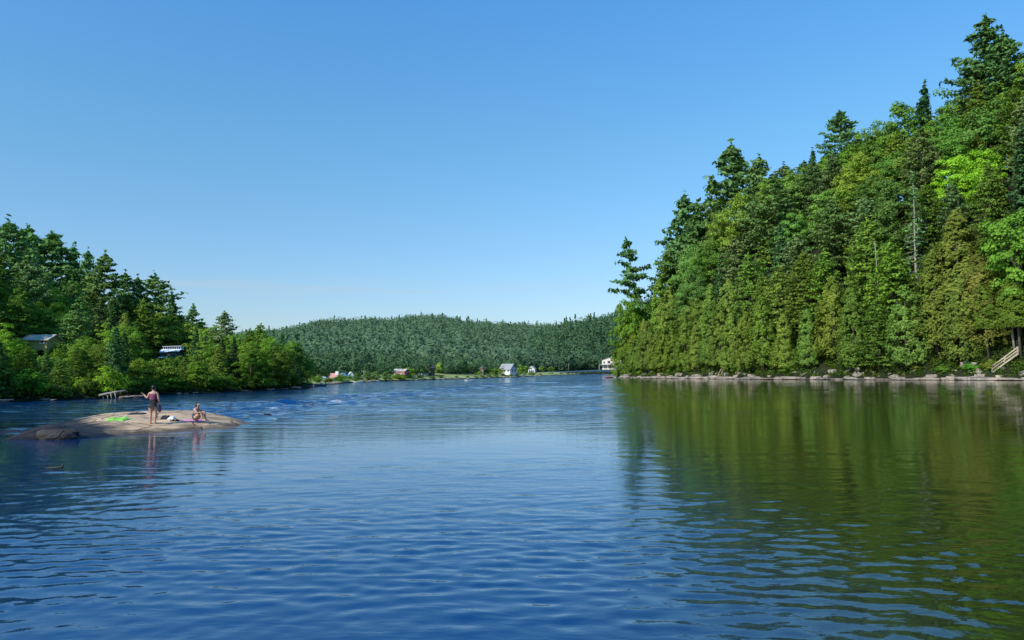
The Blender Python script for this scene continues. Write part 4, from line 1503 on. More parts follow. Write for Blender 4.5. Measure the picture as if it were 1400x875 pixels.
# separate look-alikes that stand far enough apart in height; the rest share their label
from collections import defaultdict
by = defaultdict(list)
for t in TREES:
    by[t['o']['label']].append(t)
for lab, ts in by.items():
    if len(ts) > 1:
        ts.sort(key=lambda t: t['h'])
        if len(lab.split()) <= 15 and ts[-1]['h'] - ts[-2]['h'] > 0.4:
            ts[-1]['o']['label'] = 'taller ' + lab
        if len(ts) > 2 and len(lab.split()) <= 15 and ts[1]['h'] - ts[0]['h'] > 0.4:
            ts[0]['o']['label'] = 'shortest ' + lab

# ------------------------------------------------------------------ the granite rock in the river
ROCK_OUT = np.array([gp(322, 584.5), gp(285, 586.5), gp(240, 590), gp(190, 593.5), gp(140, 597.5), gp(100, 600), gp(62, 601.5), gp(45, 602), (-19.6, 28.6), gp(29, 592), (-22.3, 34), (-23.2, 37.5), (-22.6, 41), (-20, 43), (-17, 42.6), (-14.8, 40), (-13.2, 37)])


def rock_z(x, y):
    P = np.array([[x, y]])
    d = float(seg_dist(P, ROCK_OUT, True)[0]) + 0.22 * mnoise.noise(Vector((x * 1.1, y * 1.1, 8.0)))
    if not inside(P, ROCK_OUT)[0]:
        return -0.35 * d
    # the sheet of rock slopes up away from us to a crest along the far side
    k = 1 - math.exp(-max(d, -0.2) / 1.1)
    u = x / y
    left = max(0.0, min(1.0, (-0.565 - u) / 0.05))
    hmax = 0.31 + 0.036 * max(-2, min(6.5, y - 32.5))
    hmax = hmax * (1 - left) + 0.24 * left
    hmax -= 0.08 * max(0.0, min(1.0, (u + 0.425) / 0.05))
    n = mnoise.noise(Vector((x * 0.5, y * 0.35, 1.0))) * 0.07 + mnoise.noise(Vector((x * 1.6, y * 0.9, 4.0))) * 0.05 + mnoise.noise(Vector((x * 4, y * 3, 4.0))) * 0.018
    saw = (y * 0.55 + x * 0.22 + 0.9 * mnoise.noise(Vector((x * 0.35, y * 0.3, 9)))) % 1.0
    led = 0.05 * (saw - 0.5) if saw < 0.9 else 0.05 * (0.4 - (saw - 0.9) * 9)
    z = (hmax + n + led) * k
    # blunt dark shoulder at its left end
    q = math.exp(-(((x + 18.6) / 1.0) ** 2 + ((y - 30.0) / 1.2) ** 2))
    return z + 0.30 * q * max(0, min(1, d / 0.35))


def rock_surface():
    xs_ = np.arange(-24.5, -11.5, 0.12)
    ys_ = np.arange(27.0, 44.5, 0.12)
    V, F = [], []
    for y in ys_:
        for x in xs_:
            V.append((x, y, rock_z(x, y)))
    nx = len(xs_)
    for j in range(len(ys_) - 1):
        for i in range(nx - 1):
            q = (j * nx + i, j * nx + i + 1, (j + 1) * nx + i + 1, (j + 1) * nx + i)
            if max(V[k][2] for k in q) > -0.3:
                F.append(q)
    return mesh_from('granite_rock', V, F, MAT['granite'], True)


tag(link('granite_rock', rock_surface()), 'long low tan granite rock rising from the river, shade painted into its left end', 'rock')


def on_rock(px, py):
    d = ray(px, py)
    y = 27.0
    while y < 43.5:
        k = y / d.y
        x, z = d.x * k, CAM_H + d.z * k
        if rock_z(x, y) >= z:
            return Vector((x, y, rock_z(x, y)))
        y += 0.02
    return Vector((x, 36.0, rock_z(x, 36.0)))


def boulder(name, c, r, seed, mat, flat=0.5, sink=0.35, rz=0.0):
    rng = random.Random(seed)
    bm = bmesh.new()
    bmesh.ops.create_icosphere(bm, subdivisions=3, radius=1.0)
    off = Vector((rng.uniform(0, 50), rng.uniform(0, 50), rng.uniform(0, 50)))
    for v in bm.verts:
        n = mnoise.noise(v.co * 0.9 + off) * 0.45 + mnoise.noise(v.co * 2.4 + off) * 0.16
        v.co = v.co * (1 + n)
        v.co.z = max(-0.6, min(v.co.z, 0.72 + 0.12 * mnoise.noise(v.co * 2)))
    me = bpy.data.meshes.new(name)
    bm.to_mesh(me)
    bm.free()
    me.materials.append(mat)
    me.polygons.foreach_set('use_smooth', [seed % 3 != 0] * len(me.polygons))
    o = link(name, me, loc=(c[0], c[1], c[2] + r * flat * (0.5 - sink)), rot=(0, 0, rz))
    o.scale = (r, r * rng.uniform(0.6, 0.9), r * flat)
    return o


# dark rocks just breaking the surface left of it
p = gp(14, 592)
tag(boulder('submerged_rock', (p[0] - 0.9, p[1] + 0.6, -0.05), 1.1, 3, MAT['darkrock'], 0.10, 0.3), 'dark wet rock barely breaking the surface left of the granite rock', 'rock')
p = gp(46, 603)
tag(boulder('dark_boulder', (p[0] + 0.35, p[1] + 0.9, 0.0), 0.85, 6, MAT['darkrock'], 0.46, 0.3), 'black wet boulder against the left end of the granite rock', 'rock')
# rocks in the rapids
for i, (px, py, r, lab) in enumerate([(424, 554, 0.30, 'brown rock breaking the rapids below the left bank tip'), (434, 553, 0.18, 'small brown rock just right of the rock in the rapids'),
                                      (366, 568, 0.22, 'dark wet rock in the foam right of the granite rock')]):
    p = gp(px, py)
    tag(boulder('river_rock', (p[0], p[1], 0.0), r, 12 + i, MAT['greyrock'] if i < 2 else MAT['darkrock'], 0.5, 0.35), lab, 'rock')

# ------------------------------------------------------------------ shore rocks
PROTO = [boulder('shore_rock', (0, 0, 0), 1.0, 30 + i, MAT['shorerock'] if i % 2 else MAT['greyrock'], 0.6) for i in range(6)]
meshes_r = [o.data for o in PROTO]
for o in PROTO:
    bpy.data.objects.remove(o)


def place_rock(x, y, z, r, flat, k, label, group, rz):
    o = link('shore_rock', meshes_r[k], loc=(x, y, z), rot=(0, 0, rz))
    o.scale = (r, r * random.uniform(0.55, 0.9), r * flat)
    return tag(o, label, 'rock', group)


RT = Vector((0.6, -0.8))
s = 0.4
ri = 0
rocks_r = []
while s < 150:
    p = shore_r(s)
    px = pix(p.x, p.y, 0)[0]
    flatk = random.random() < 0.6
    r = random.uniform(1.0, 3.2) if flatk else random.uniform(0.5, 1.4)
    fl = random.uniform(0.08, 0.26) if flatk else random.uniform(0.4, 0.8)
    q = p + RN * random.uniform(0.0, 0.5)
    rocks_r.append((px, q, r, fl, random.choice([1, 3, 5]) if random.random() < 0.65 else random.choice([0, 2, 4]), 0))
    for _k in range(random.choice([1, 2, 2, 3, 4])):
        q = p + RN * random.uniform(0.6, 3.4) + RT * random.uniform(-1, 1)
        rocks_r.append((px, q, random.uniform(0.35, 1.25), random.uniform(0.45, 0.85), random.choice([0, 2, 4, 3]), 1))
    s += r * random.uniform(0.9, 1.5)
for (px, q, r, fl, k, back) in rocks_r:
    lm = min(LANDR, key=lambda a: abs(a[0] - px))[1]
    z = hz(q.x, q.y)
    lab = ('flat pale ledge at the waterline below ' if fl < 0.3 else 'rounded boulder at the waterline below ' if not back else 'boulder in the shade behind the waterline below ') + lm
    place_rock(q.x, q.y, max(0.0, z * 0.6), r, fl, k, lab, 'rocks along the right shore', random.uniform(-0.3, 0.3) - 0.93)
# particular boulders by the stairs
for (px, py, r, k, lab) in [(1321, 513, 1.1, 5, 'big reddish boulder in the shade left of the wooden stairs'), (1331, 509, 0.8, 1, 'pale round boulder just left of the wooden stairs'),
                            (1362, 513, 0.9, 4, 'dark boulder in front of the foot of the wooden stairs')]:
    p = on_right(px, 2.4)
    o = place_rock(p.x, p.y, hz(p.x, p.y) + 0.25, r, 0.7, k, lab, None, 0.3)
# left shore rocks
for i in range(len(LS) - 1):
    n = int((LS[i + 1] - LS[i]).length / 4.6)
    for k in range(n):
        p = LS[i].lerp(LS[i + 1], (k + random.random()) / n) + Vector((-random.uniform(0.0, 0.5), 0))
        px = pix(p.x, p.y, 0)[0]
        lm = min(LANDL, key=lambda a: abs(a[0] - px))[1]
        bigp = px > 355
        place_rock(p.x, p.y, 0.05, random.uniform(0.3, 0.7) * (1.5 if bigp else 1), random.uniform(0.25, 0.5), random.randrange(6), 'grey rock at the left waterline below ' + lm, 'rocks along the left shore', random.uniform(0, 3))
for (px, y_, r, lab) in [(9, 549.5, 0.75, 'flat pale slab at the left waterline by the picture edge'), (75, 548.5, 0.28, 'small white stone at the left waterline'), (174, 545, 0.75, 'pale flat rock right of the driftwood log'),
                         (188, 544, 0.8, 'long pale rock beside the standing woman at the far waterline'), (268, 538.5, 0.4, 'small white rock at the shore above the seated woman')]:
    p = gp(px, y_)
    o = place_rock(p[0] - 0.1, p[1], 0.12, r, 0.25, 1, lab, None, 0.1)
# village shore stones
for i in range(26):
    px = random.uniform(440, 760)
    py = float(np.interp(px, [432, 470, 520, 560, 600, 640, 700, 740, 800], [527.0, 524.0, 521.5, 520, 518.8, 517.8, 515.8, 514, 511.8]))
    p = gp(px, py)
    lm = min(LANDV, key=lambda a: abs(a[0] - px))[1]
    place_rock(p[0], p[1] + 0.3, 0.1, random.uniform(0.4, 1.0), 0.35, random.choice([1, 3, 0]), 'pale stone on the far shore below ' + lm, 'stones on the village shore', random.uniform(0, 3))

# driftwood and roots on the right shore
def log(pts, rads, mat, label, cat='log', name='driftwood_log', n=7):
    mb = MB().tube(pts, rads, n)
    return tag(mb.build(name, MAT[mat], smooth=True), label, cat)


a = on_right(1002, 0.6)
b = on_right(1018, 2.2)
log([(a.x, a.y, 0.15), ((a.x + b.x) / 2, (a.y + b.y) / 2, 1.15), (b.x, b.y, 2.3)], [0.2, 0.16, 0.1], 'drift', 'bare pale log leaning up the shore below the first high peak of pines')
for i, (px, w_, h_) in enumerate([(955, 5, 1.6), (968, 6, 2.0), (982, 7, 2.4), (990, 5, 1.8), (1052, 5, 1.9), (1096, 6, 1.7), (1108, 5, 1.8)]):
    mb = MB()
    for k in range(5):
        p = on_right(px + random.uniform(-5, 5), random.uniform(0.4, 1.0))
        q = on_right(px + random.uniform(-2, 10), random.uniform(1.6, 2.6))
        m_ = (p + q) / 2
        mb.tube([(p.x, p.y, random.uniform(0.05, 0.3)), (m_.x, m_.y, h_ * random.uniform(0.35, 0.7)), (q.x, q.y, h_ * random.uniform(0.8, 1.1))], [0.13, 0.1, 0.06], 5)
    lm = ['leftmost', 'second from the left', 'third from left', 'fourth from the left', 'under the large wide-boughed pine', 'left of the pair below the small spruce tip', 'right of the pair below the small spruce tip'][i]
    tag(mb.build('root_tangle', MAT['drift'], smooth=True), 'pale root tangle on the right shore, ' + lm, 'roots')

# fallen branches lying in the trees of the right bank: pale bare birch stems
for (px0, py0, px1, py1, d, lab) in [(916, 472, 938, 481, 1.0, 'thin pale fallen stem lying across the shore cedars near the point'), (1196, 330, 1204, 362, 3.4, 'pale bare standing stem in front of the feathery green trees'),
                                     (1226, 412, 1230, 440, 2.0, 'short white birch stem low among the shore trees')]:
    p = on_right(px0, d)
    q = at(px0, py0, p.y)
    r_ = at(px1, py1, p.y)
    if py1 - py0 > 20:
        r_ = Vector((r_.x, r_.y + 1.5, hz(r_.x, r_.y + 1.5) - 0.2))
        r_.x += 0.4
    else:
        r_ = Vector((r_.x + 3, r_.y + 2.5, hz(r_.x + 3, r_.y + 2.5)))
    log([q, (q + r_) / 2, r_], [0.05, 0.08, 0.12], 'palebark', lab, 'tree stem', 'bare_stem', 5)

# tree trunks by the stairs
for (px, top, d, lean_, lab) in [(1350, 452, 3.2, -0.5, 'straight bare grey trunk just left of the wooden stairs'), (1386, 452, 4.5, -0.7, 'leaning pale trunk behind the wooden stairs'), (1394, 452, 3.8, -0.4, 'second bare trunk behind the wooden stairs at the picture edge')]:
    p = on_right(px + 4, d)
    z0_ = hz(p.x, p.y)
    zt = at(px, top, p.y).z + 5
    r_ = bpy.data.objects.new('cedar_tree', None)
    C.objects.link(r_)
    r_.location = (p.x, p.y, z0_ - 0.3)
    tag(r_, lab + ', leaves only at its top', 'tree')
    mb = MB().tube([(0, 0, 0), (lean_ * 0.5, 0, (zt - z0_) * 0.5), (lean_ * 1.1, 0.2, zt - z0_)], [0.24, 0.2, 0.12], 8)
    mb.tube([(lean_ * 0.7, 0, (zt - z0_) * 0.65), (lean_ * 0.7 + 1.2, -0.3, (zt - z0_) * 0.8)], [0.08, 0.04], 5)
    mb.build('trunk', MAT['bark'] if 'pale' not in lab else MAT['palebark'], r_, True)
    cm = KIND['cedar'][0][1]
    c_ = link('crown', cm, r_, loc=(lean_ * 1.0, 0, (zt - z0_) * 0.52), scale=(0.9, 0.9, 0.55))
    c_.color = (0.9, 0.95, 0.8, 1)

# ------------------------------------------------------------------ wooden stairs
def stairs():
    p = on_right(1357, 1.5)
    z0_ = hz(p.x, p.y) + 0.15
    root = bpy.data.objects.new('wooden_stairs', None)
    C.objects.link(root)
    root.location = (p.x, p.y, z0_)
    tag(root, 'pale wooden stairs with slatted railing climbing from the right shore', 'stairs')
    ax = Vector((0.76, -0.65, 0))
    run = 3.7
    ax.normalize()
    rise = 3.1
    nrm = Vector((-ax.y, ax.x, 0))
    W = 1.1

    def P(t, side, z):
        v = ax * (run * t) + nrm * side
        return Vector((v.x, v.y, rise * t + z))
    for sd in (0, W):
        MB().slab([P(0, sd - .03, 0.0), P(1, sd - .03, 0.0), P(1, sd + .03, 0.0), P(0, sd + .03, 0.0)], 0.2).build('stringer', MAT['wood'], root)
    n = 13
    for i in range(n):
        t = (i + 0.5) / n
        c = P(t, W / 2, 0.06)
        MB().box(c, (0.22, W, 0.05), rz=math.atan2(ax.y, ax.x)).build('tread', MAT['wood'], root)
    for sd in (0.0, W):
        for t in (0.0, 0.5, 1.0):
            c = P(t, sd, 0.45)
            MB().box(c, (0.11, 0.11, 1.3)).build('post', MAT['wood'], root)
        for zz in (1.02, 0.52):
            MB().slab([P(-.01, sd - .07, zz), P(1.01, sd - .07, zz), P(1.01, sd + .0, zz), P(-.01, sd + .0, zz)], 0.09).build('rail', MAT['wood'], root)
    # upper flight seen at the picture's edge
    return root


stairs()
p = on_right(1397, 6.0)
rt = bpy.data.objects.new('wooden_railing', None)
C.objects.link(rt)
zz = at(1397, 470, p.y).z
rt.location = (p.x, p.y, zz)
tag(rt, 'second piece of pale wooden railing higher up at the right picture edge', 'railing')
for k in (0.0, 0.45):
    MB().slab([(-0.6, 0, k), (2.4, 0.6, k + 1.7), (2.4, 0.68, k + 1.7), (-0.6, 0.08, k)], 0.14).build('rail', MAT['wood'], rt)
for k in (0, 1):
    MB().box((-0.5 + 2.7 * k, 0.05 + 0.55 * k, -0.6 + 1.5 * k), (0.1, 0.1, 2.4)).build('post', MAT['wood'], rt)

# ------------------------------------------------------------------ log and driftwood on the left
p = gp(133, 545.5)
q = (p[0] + 2.5, 0)
root = tag(link('driftwood_log', None, loc=(p[0], p[1] + 0.2, 0)), 'long bleached log propped on snags at the far left waterline', 'log')
dxl = q[0] - p[0]
MB().tube([(0, 0, 0.35), (dxl * 0.5, 0.3, 0.62), (dxl, 0.6, 0.82)], [0.13, 0.11, 0.07], 7).build('trunk', MAT['drift'], root, True)
for k in (0.12, 0.3, 0.45, 0.62):
    MB().tube([(dxl * k, 0.2, 0.35 + 0.4 * k), (dxl * k + 0.18, 0.15, -0.1)], [0.05, 0.04], 5).build('snag', MAT['drift'], root, True)
p = gp(62, 641.5)
q = gp(90, 640.5)
root = tag(link('driftwood_branch', None, loc=(p[0], p[1], 0)), 'thin dark branch with an upright twig floating in front of the rock', 'branch')
dxl = q[0] - p[0]
MB().tube([(0, 0, 0.03), (dxl * 0.5, 0.02, 0.035), (dxl * 0.95, 0.0, 0.05)], [0.012, 0.028, 0.03], 6).build('stem', MAT['darkwood'], root, True)
MB().tube([(dxl * 0.93, 0, 0.02), (dxl * 0.97, 0, 0.10), (dxl * 1.02, 0, 0.17)], [0.03, 0.022, 0.008], 6).tube([(dxl * 0.95, 0, 0.07), (dxl * 0.9, 0, 0.13)], [0.015, 0.006], 5).build('twig', MAT['darkwood'], root, True)

# ------------------------------------------------------------------ things lying on the rock
def cloth(name, c, L_, W_, rz, mat, label, cat, seed, thick=0.03, fold=0.05):
    rng = random.Random(seed)
    nx, ny = 16, 10
    V, F = [], []
    off = rng.uniform(0, 99)
    cs, sn = math.cos(rz), math.sin(rz)
    for j in range(ny + 1):
        for i in range(nx + 1):
            u, v = (i / nx - .5), (j / ny - .5)
            ed = 1 + 0.12 * mnoise.noise(Vector((u * 4 + off, v * 4, 0)))
            x_, y_ = u * L_ * ed, v * W_ * ed
            X_, Y_ = c.x + x_ * cs - y_ * sn, c.y + x_ * sn + y_ * cs
            ez = min(1, 6 * min(.5 - abs(u), .5 - abs(v)))
            V.append((X_, Y_, rock_z(X_, Y_) + 0.012 + thick * ez + fold * ez * abs(mnoise.noise(Vector((u * 7 + off, v * 5, 3))))))
    for j in range(ny):
        for i in range(nx):
            k = j * (nx + 1) + i
            F.append((k, k + 1, k + nx + 2, k + nx + 1))
    return tag(link(name, mesh_from(name, V, F, MAT[mat], True)), label, cat)


cloth('towel', on_rock(162, 574.5), 0.85, 1.1, 0.1, 'limecloth', 'bright lime green towel spread on the rock left of the standing woman', 'towel', 1, 0.04, 0.12)
cloth('clothing_pile', on_rock(187, 566.5), 0.95, 0.30, 0.0, 'black', 'flat dark strip of clothing on the crest of the rock behind the standing woman', 'clothes', 2, 0.05, 0.05)
cloth('clothing_pile', on_rock(226, 573.0), 0.42, 0.45, 0.2, 'black', 'small crumpled heap of black clothes between the two women', 'clothes', 3, 0.10, 0.10)
cloth('towel', on_rock(263, 575.2), 1.05, 1.0, -0.1, 'pink', 'pink towel under the seated woman', 'towel', 4, 0.02, 0.04)
cloth('white_bag', on_rock(234.5, 573.2), 0.34, 0.26, 0.0, 'whitecloth', 'small white bag lying beside the black clothes', 'bag', 5, 0.09, 0.06)
# a pair of sandals
root = on_rock(237, 576)
sd = tag(link('sandals', None, loc=root), 'dark sandals lying right below the white bag', 'sandals')
for k in (0, 1):
    MB().box((0.14 * k, 0.05 * k, 0.03), (0.10, 0.26, 0.035), rz=0.5 * k - 0.8).box((0.14 * k, 0.05 * k, 0.07), (0.11, 0.03, 0.05), rz=0.5 * k - 0.8).build('sandal', MAT['black'], sd)

# ------------------------------------------------------------------ people
def skinned(name, joints, bones, mat, parent=None, sub=2, loc=(0, 0, 0), rz=0.0):
    me = bpy.data.meshes.new(name)
    names = list(joints)
    me.from_pydata([joints[k][0] for k in names], [(names.index(a), names.index(b)) for a, b in bones], [])
    o = link(name, me, parent, loc=loc, rot=(0, 0, rz))
    md = o.modifiers.new('skin', 'SKIN')
    md.use_smooth_shade = True
    sv = me.skin_vertices[0].data
    for i, k in enumerate(names):
        r = joints[k][1]
        sv[i].radius = (r, r) if not isinstance(r, tuple) else r
        sv[i].use_root = (i == 0)
    s_ = o.modifiers.new('sub', 'SUBSURF')
    s_.levels = sub
    s_.render_levels = sub
    me.materials.append(mat)
    return o


def hand(J, Bn, pre, wrist, d, up, side):
    """palm, four unequal bent fingers and a thumb at the end of an arm"""
    d, up = Vector(d).normalized(), Vector(up).normalized()
    sdv = d.cross(up).normalized() * side
    w_ = Vector(wrist)
    J[pre + 'palm'] = (w_ + d * 0.06, 0.026)
    Bn.append((pre + 'wrist', pre + 'palm'))
    for i, (o_, l_) in enumerate(((-0.028, 0.07), (-0.010, 0.08), (0.010, 0.075), (0.027, 0.058))):
        a_ = w_ + d * 0.095 + sdv * o_
        b_ = a_ + d * l_ * 0.5 - up * 0.008
        c_ = b_ + d * l_ * 0.4 - up * 0.03
        J[pre + 'fa%d' % i] = (a_, 0.0095)
        J[pre + 'fb%d' % i] = (b_, 0.0085)
        J[pre + 'fc%d' % i] = (c_, 0.007)
        Bn += [(pre + 'palm', pre + 'fa%d' % i), (pre + 'fa%d' % i, pre + 'fb%d' % i), (pre + 'fb%d' % i, pre + 'fc%d' % i)]
    t0 = w_ + d * 0.045 - sdv * 0.035
    J[pre + 'ta'] = (t0, 0.011)
    J[pre + 'tb'] = (t0 + d * 0.035 - sdv * 0.02 - up * 0.01, 0.0095)
    Bn += [(pre + 'palm', pre + 'ta'), (pre + 'ta', pre + 'tb')]


def ellipsoid(name, c, r, mat, parent, seg=20, noise_=0.0, rot=None):
    bm = bmesh.new()
    bmesh.ops.create_uvsphere(bm, u_segments=seg, v_segments=seg // 2 + 2, radius=1)
    for v in bm.verts:
        k = 1 + noise_ * mnoise.noise(v.co * 2.5)
        v.co = Vector((v.co.x * r[0] * k, v.co.y * r[1] * k, v.co.z * r[2] * k))
        if rot:
            v.co = rot @ v.co
        v.co += Vector(c)
    me = bpy.data.meshes.new(name)
    bm.to_mesh(me)
    bm.free()
    me.materials.append(mat)
    me.polygons.foreach_set('use_smooth', [True] * len(me.polygons))
    return link(name, me, parent)


# standing woman, seen from behind (local +Y is where she faces, away from the camera)
J = {
    'pelvis': ((0, 0, 0.90), (0.165, 0.135)),
    'waist': ((0, 0.01, 1.07), (0.145, 0.115)),
    'chest': ((0, 0.0, 1.25), (0.155, 0.12)),
    'upch': ((0, -0.01, 1.36), (0.12, 0.085)),
    'neck': ((0, 0.0, 1.44), (0.052, 0.052)),
    'head0': ((0, 0.015, 1.52), (0.075, 0.08)),
    'head1': ((0, 0.015, 1.60), (0.078, 0.09)),
    'lsh': ((-0.165, -0.01, 1.355), 0.062), 'lel': ((-0.27, 0.02, 1.14), 0.046), 'lfo': ((-0.36, 0.05, 1.22), 0.040), 'lwrist': ((-0.43, 0.08, 1.285), 0.027),
    'rsh': ((0.165, -0.01, 1.355), 0.062), 'rel': ((0.225, -0.02, 1.11), 0.048), 'rfo': ((0.24, 0.03, 0.97), 0.040), 'rwrist': ((0.235, 0.07, 0.86), 0.028),
    'lhip': ((-0.095, 0, 0.84), (0.115, 0.12)), 'lth': ((-0.105, 0.0, 0.68), (0.095, 0.1)), 'lkn': ((-0.10, 0.01, 0.46), 0.062), 'lca': ((-0.10, -0.02, 0.32), 0.060), 'lan': ((-0.095, -0.01, 0.09), 0.036),
    'lhe': ((-0.095, 0.0, 0.035), 0.034), 'lto': ((-0.12, 0.16, 0.022), (0.036, 0.022)),
    'rhip': ((0.095, 0, 0.84), (0.115, 0.12)), 'rth': ((0.105, 0.0, 0.68), (0.095, 0.1)), 'rkn': ((0.10, 0.01, 0.46), 0.062), 'rca': ((0.105, -0.02, 0.32), 0.060), 'ran': ((0.10, -0.01, 0.09), 0.036),
    'rhe': ((0.10, 0.0, 0.035), 0.034), 'rto': ((0.125, 0.16, 0.022), (0.036, 0.022)),
    'nose': ((0, 0.125, 1.565), 0.012),
}
Bn = [('pelvis', 'waist'), ('waist', 'chest'), ('chest', 'upch'), ('upch', 'neck'), ('neck', 'head0'), ('head0', 'head1'), ('upch', 'lsh'), ('lsh', 'lel'), ('lel', 'lfo'), ('lfo', 'lwrist'),
      ('upch', 'rsh'), ('rsh', 'rel'), ('rel', 'rfo'), ('rfo', 'rwrist'), ('pelvis', 'lhip'), ('lhip', 'lth'), ('lth', 'lkn'), ('lkn', 'lca'), ('lca', 'lan'), ('lan', 'lhe'), ('lhe', 'lto'),
      ('pelvis', 'rhip'), ('rhip', 'rth'), ('rth', 'rkn'), ('rkn', 'rca'), ('rca', 'ran'), ('ran', 'rhe'), ('rhe', 'rto'), ('head1', 'nose')]
hand(J, Bn, 'l', (-0.43, 0.08, 1.285), (-0.7, 0.2, 0.6), (0.6, 0.1, 0.7), 1)
hand(J, Bn, 'r', (0.235, 0.07, 0.86), (0.0, 0.15, -1), (0, 1, 0.1), 1)
sp_ = on_rock(209, 579.5)
st = tag(link('person', None, loc=sp_, rot=(0, 0, R(6))), 'person standing on the rock seen from behind, maroon top, dark bikini bottom, hand out', 'person')
skinned('body', J, Bn, MAT['skin'], st)
# top
JT = {'waist': ((0, 0.01, 0.99), (0.180, 0.150)), 'mid': ((0, 0.005, 1.12), (0.175, 0.145)), 'chest': ((0, 0.0, 1.27), (0.190, 0.150)), 'upch': ((0, -0.012, 1.36), (0.155, 0.115)), 'lst': ((-0.085, -0.015, 1.425), 0.035), 'rst': ((0.085, -0.015, 1.425), 0.035)}
skinned('tank_top', JT, [('mid', 'waist'), ('mid', 'chest'), ('chest', 'upch'), ('upch', 'lst'), ('upch', 'rst')], MAT['maroon'], st)
JB = {'c': ((0, -0.012, 0.885), (0.172, 0.152)), 't': ((0, -0.005, 0.925), (0.178, 0.148)), 'b': ((0, -0.02, 0.825), (0.085, 0.125))}
skinned('bikini_bottom', JB, [('c', 't'), ('c', 'b')], MAT['black'], st)
ellipsoid('hair', (0, -0.012, 1.60), (0.088, 0.102, 0.112), MAT['hair'], st, noise_=0.15)
ellipsoid('hair_bun', (0.02, -0.10, 1.64), (0.045, 0.04, 0.045), MAT['hair'], st, noise_=0.2)
for sx in (-1, 1):
    ellipsoid('ear', (sx * 0.084, 0.02, 1.555), (0.012, 0.02, 0.03), MAT['skin'], st, 10)
    ellipsoid('eye', (sx * 0.032, 0.094, 1.575), (0.013, 0.008, 0.009), MAT['whitecloth'], st, 10)
ellipsoid('mouth', (0, 0.092, 1.515), (0.024, 0.008, 0.007), MAT['maroon'], st, 10)
# pale cap side
mb = MB()
# the shirt she carries in her right hand
oo = cloth('held_cloth', Vector((0, 0, 0)), 0.1, 0.1, 0, 'maroon', None, None, 8)
bpy.data.objects.remove(oo)
mb = MB()
hw = sp_ + Matrix.Rotation(R(6), 3, 'Z') @ Vector((0.235, 0.085, 0.80))
mb.tube([hw + Vector((0, 0, 0.05)), hw + Vector((0.02, 0.0, -0.05)), hw + Vector((0.015, 0.01, -0.20)), hw + Vector((0.0, 0, -0.30))], [0.03, 0.055, 0.062, 0.035], 9)
tag(mb.build('folded_shirt', MAT['maroon'], smooth=True), 'crumpled maroon shirt hanging from the right hand of the standing woman', 'shirt')

# seated woman on the pink towel: knees drawn up, arms folded over them, facing right (+X)
J = {
    'pelvis': ((0, 0, 0.13), (0.15, 0.15)), 'waist': ((0.01, 0, 0.28), (0.12, 0.13)), 'chest': ((0.06, 0, 0.44), (0.12, 0.145)), 'upch': ((0.11, 0, 0.54), (0.08, 0.12)), 'neck': ((0.145, 0, 0.61), 0.05),
    'head0': ((0.175, 0, 0.69), (0.075, 0.072)), 'head1': ((0.185, 0, 0.77), (0.085, 0.076)), 'nose': ((0.29, 0, 0.72), 0.012),
    'lsh': ((0.11, 0.16, 0.53), 0.055), 'lel': ((0.30, 0.20, 0.38), 0.042), 'lfo': ((0.40, 0.13, 0.40), 0.037), 'lwrist': ((0.47, 0.05, 0.41), 0.026),
    'rsh': ((0.11, -0.16, 0.53), 0.055), 'rel': ((0.28, -0.21, 0.37), 0.042), 'rfo': ((0.38, -0.14, 0.385), 0.037), 'rwrist': ((0.46, -0.05, 0.395), 0.026),
    'lhip': ((0.06, 0.10, 0.12), 0.11), 'lth': ((0.24, 0.10, 0.28), 0.085), 'lkn': ((0.40, 0.09, 0.43), 0.06), 'lca': ((0.44, 0.09, 0.28), 0.055), 'lan': ((0.53, 0.09, 0.06), 0.036), 'lto': ((0.68, 0.10, 0.03), (0.022, 0.036)),
    'rhip': ((0.06, -0.10, 0.12), 0.11), 'rth': ((0.24, -0.10, 0.27), 0.085), 'rkn': ((0.38, -0.10, 0.41), 0.06), 'rca': ((0.43, -0.10, 0.27), 0.055), 'ran': ((0.50, -0.10, 0.06), 0.036), 'rto': ((0.65, -0.12, 0.03), (0.022, 0.036)),
}
Bn = [('pelvis', 'waist'), ('waist', 'chest'), ('chest', 'upch'), ('upch', 'neck'), ('neck', 'head0'), ('head0', 'head1'), ('head1', 'nose'), ('upch', 'lsh'), ('lsh', 'lel'), ('lel', 'lfo'), ('lfo', 'lwrist'),
      ('upch', 'rsh'), ('rsh', 'rel'), ('rel', 'rfo'), ('rfo', 'rwrist'), ('pelvis', 'lhip'), ('lhip', 'lth'), ('lth', 'lkn'), ('lkn', 'lca'), ('lca', 'lan'), ('lan', 'lto'),
      ('pelvis', 'rhip'), ('rhip', 'rth'), ('rth', 'rkn'), ('rkn', 'rca'), ('rca', 'ran'), ('ran', 'rto')]
hand(J, Bn, 'l', (0.47, 0.05, 0.41), (0.5, -0.85, -0.2), (0.3, 0, 1), 1)
hand(J, Bn, 'r', (0.46, -0.05, 0.395), (0.5, 0.85, -0.15), (0.3, 0, 1), -1)
ss = on_rock(266, 576.8)
se = tag(link('person', None, loc=ss + Vector((0, 0, 0.04)), rot=(0, 0, R(-12))), 'person with long dark hair sitting on the pink towel, arms round drawn-up knees', 'person')
skinned('body', J, Bn, MAT['skin'], se)
JT = {'a': ((0.035, 0, 0.37), (0.137, 0.158)), 'b': ((0.055, 0, 0.43), (0.135, 0.16))}
skinned('bikini_top', JT, [('a', 'b')], MAT['black'], se)
JT = {'a': ((-0.01, 0, 0.10), (0.158, 0.165)), 'b': ((0.0, 0, 0.17), (0.152, 0.156))}
skinned('bikini_bottom', JT, [('a', 'b')], MAT['pink'], se)
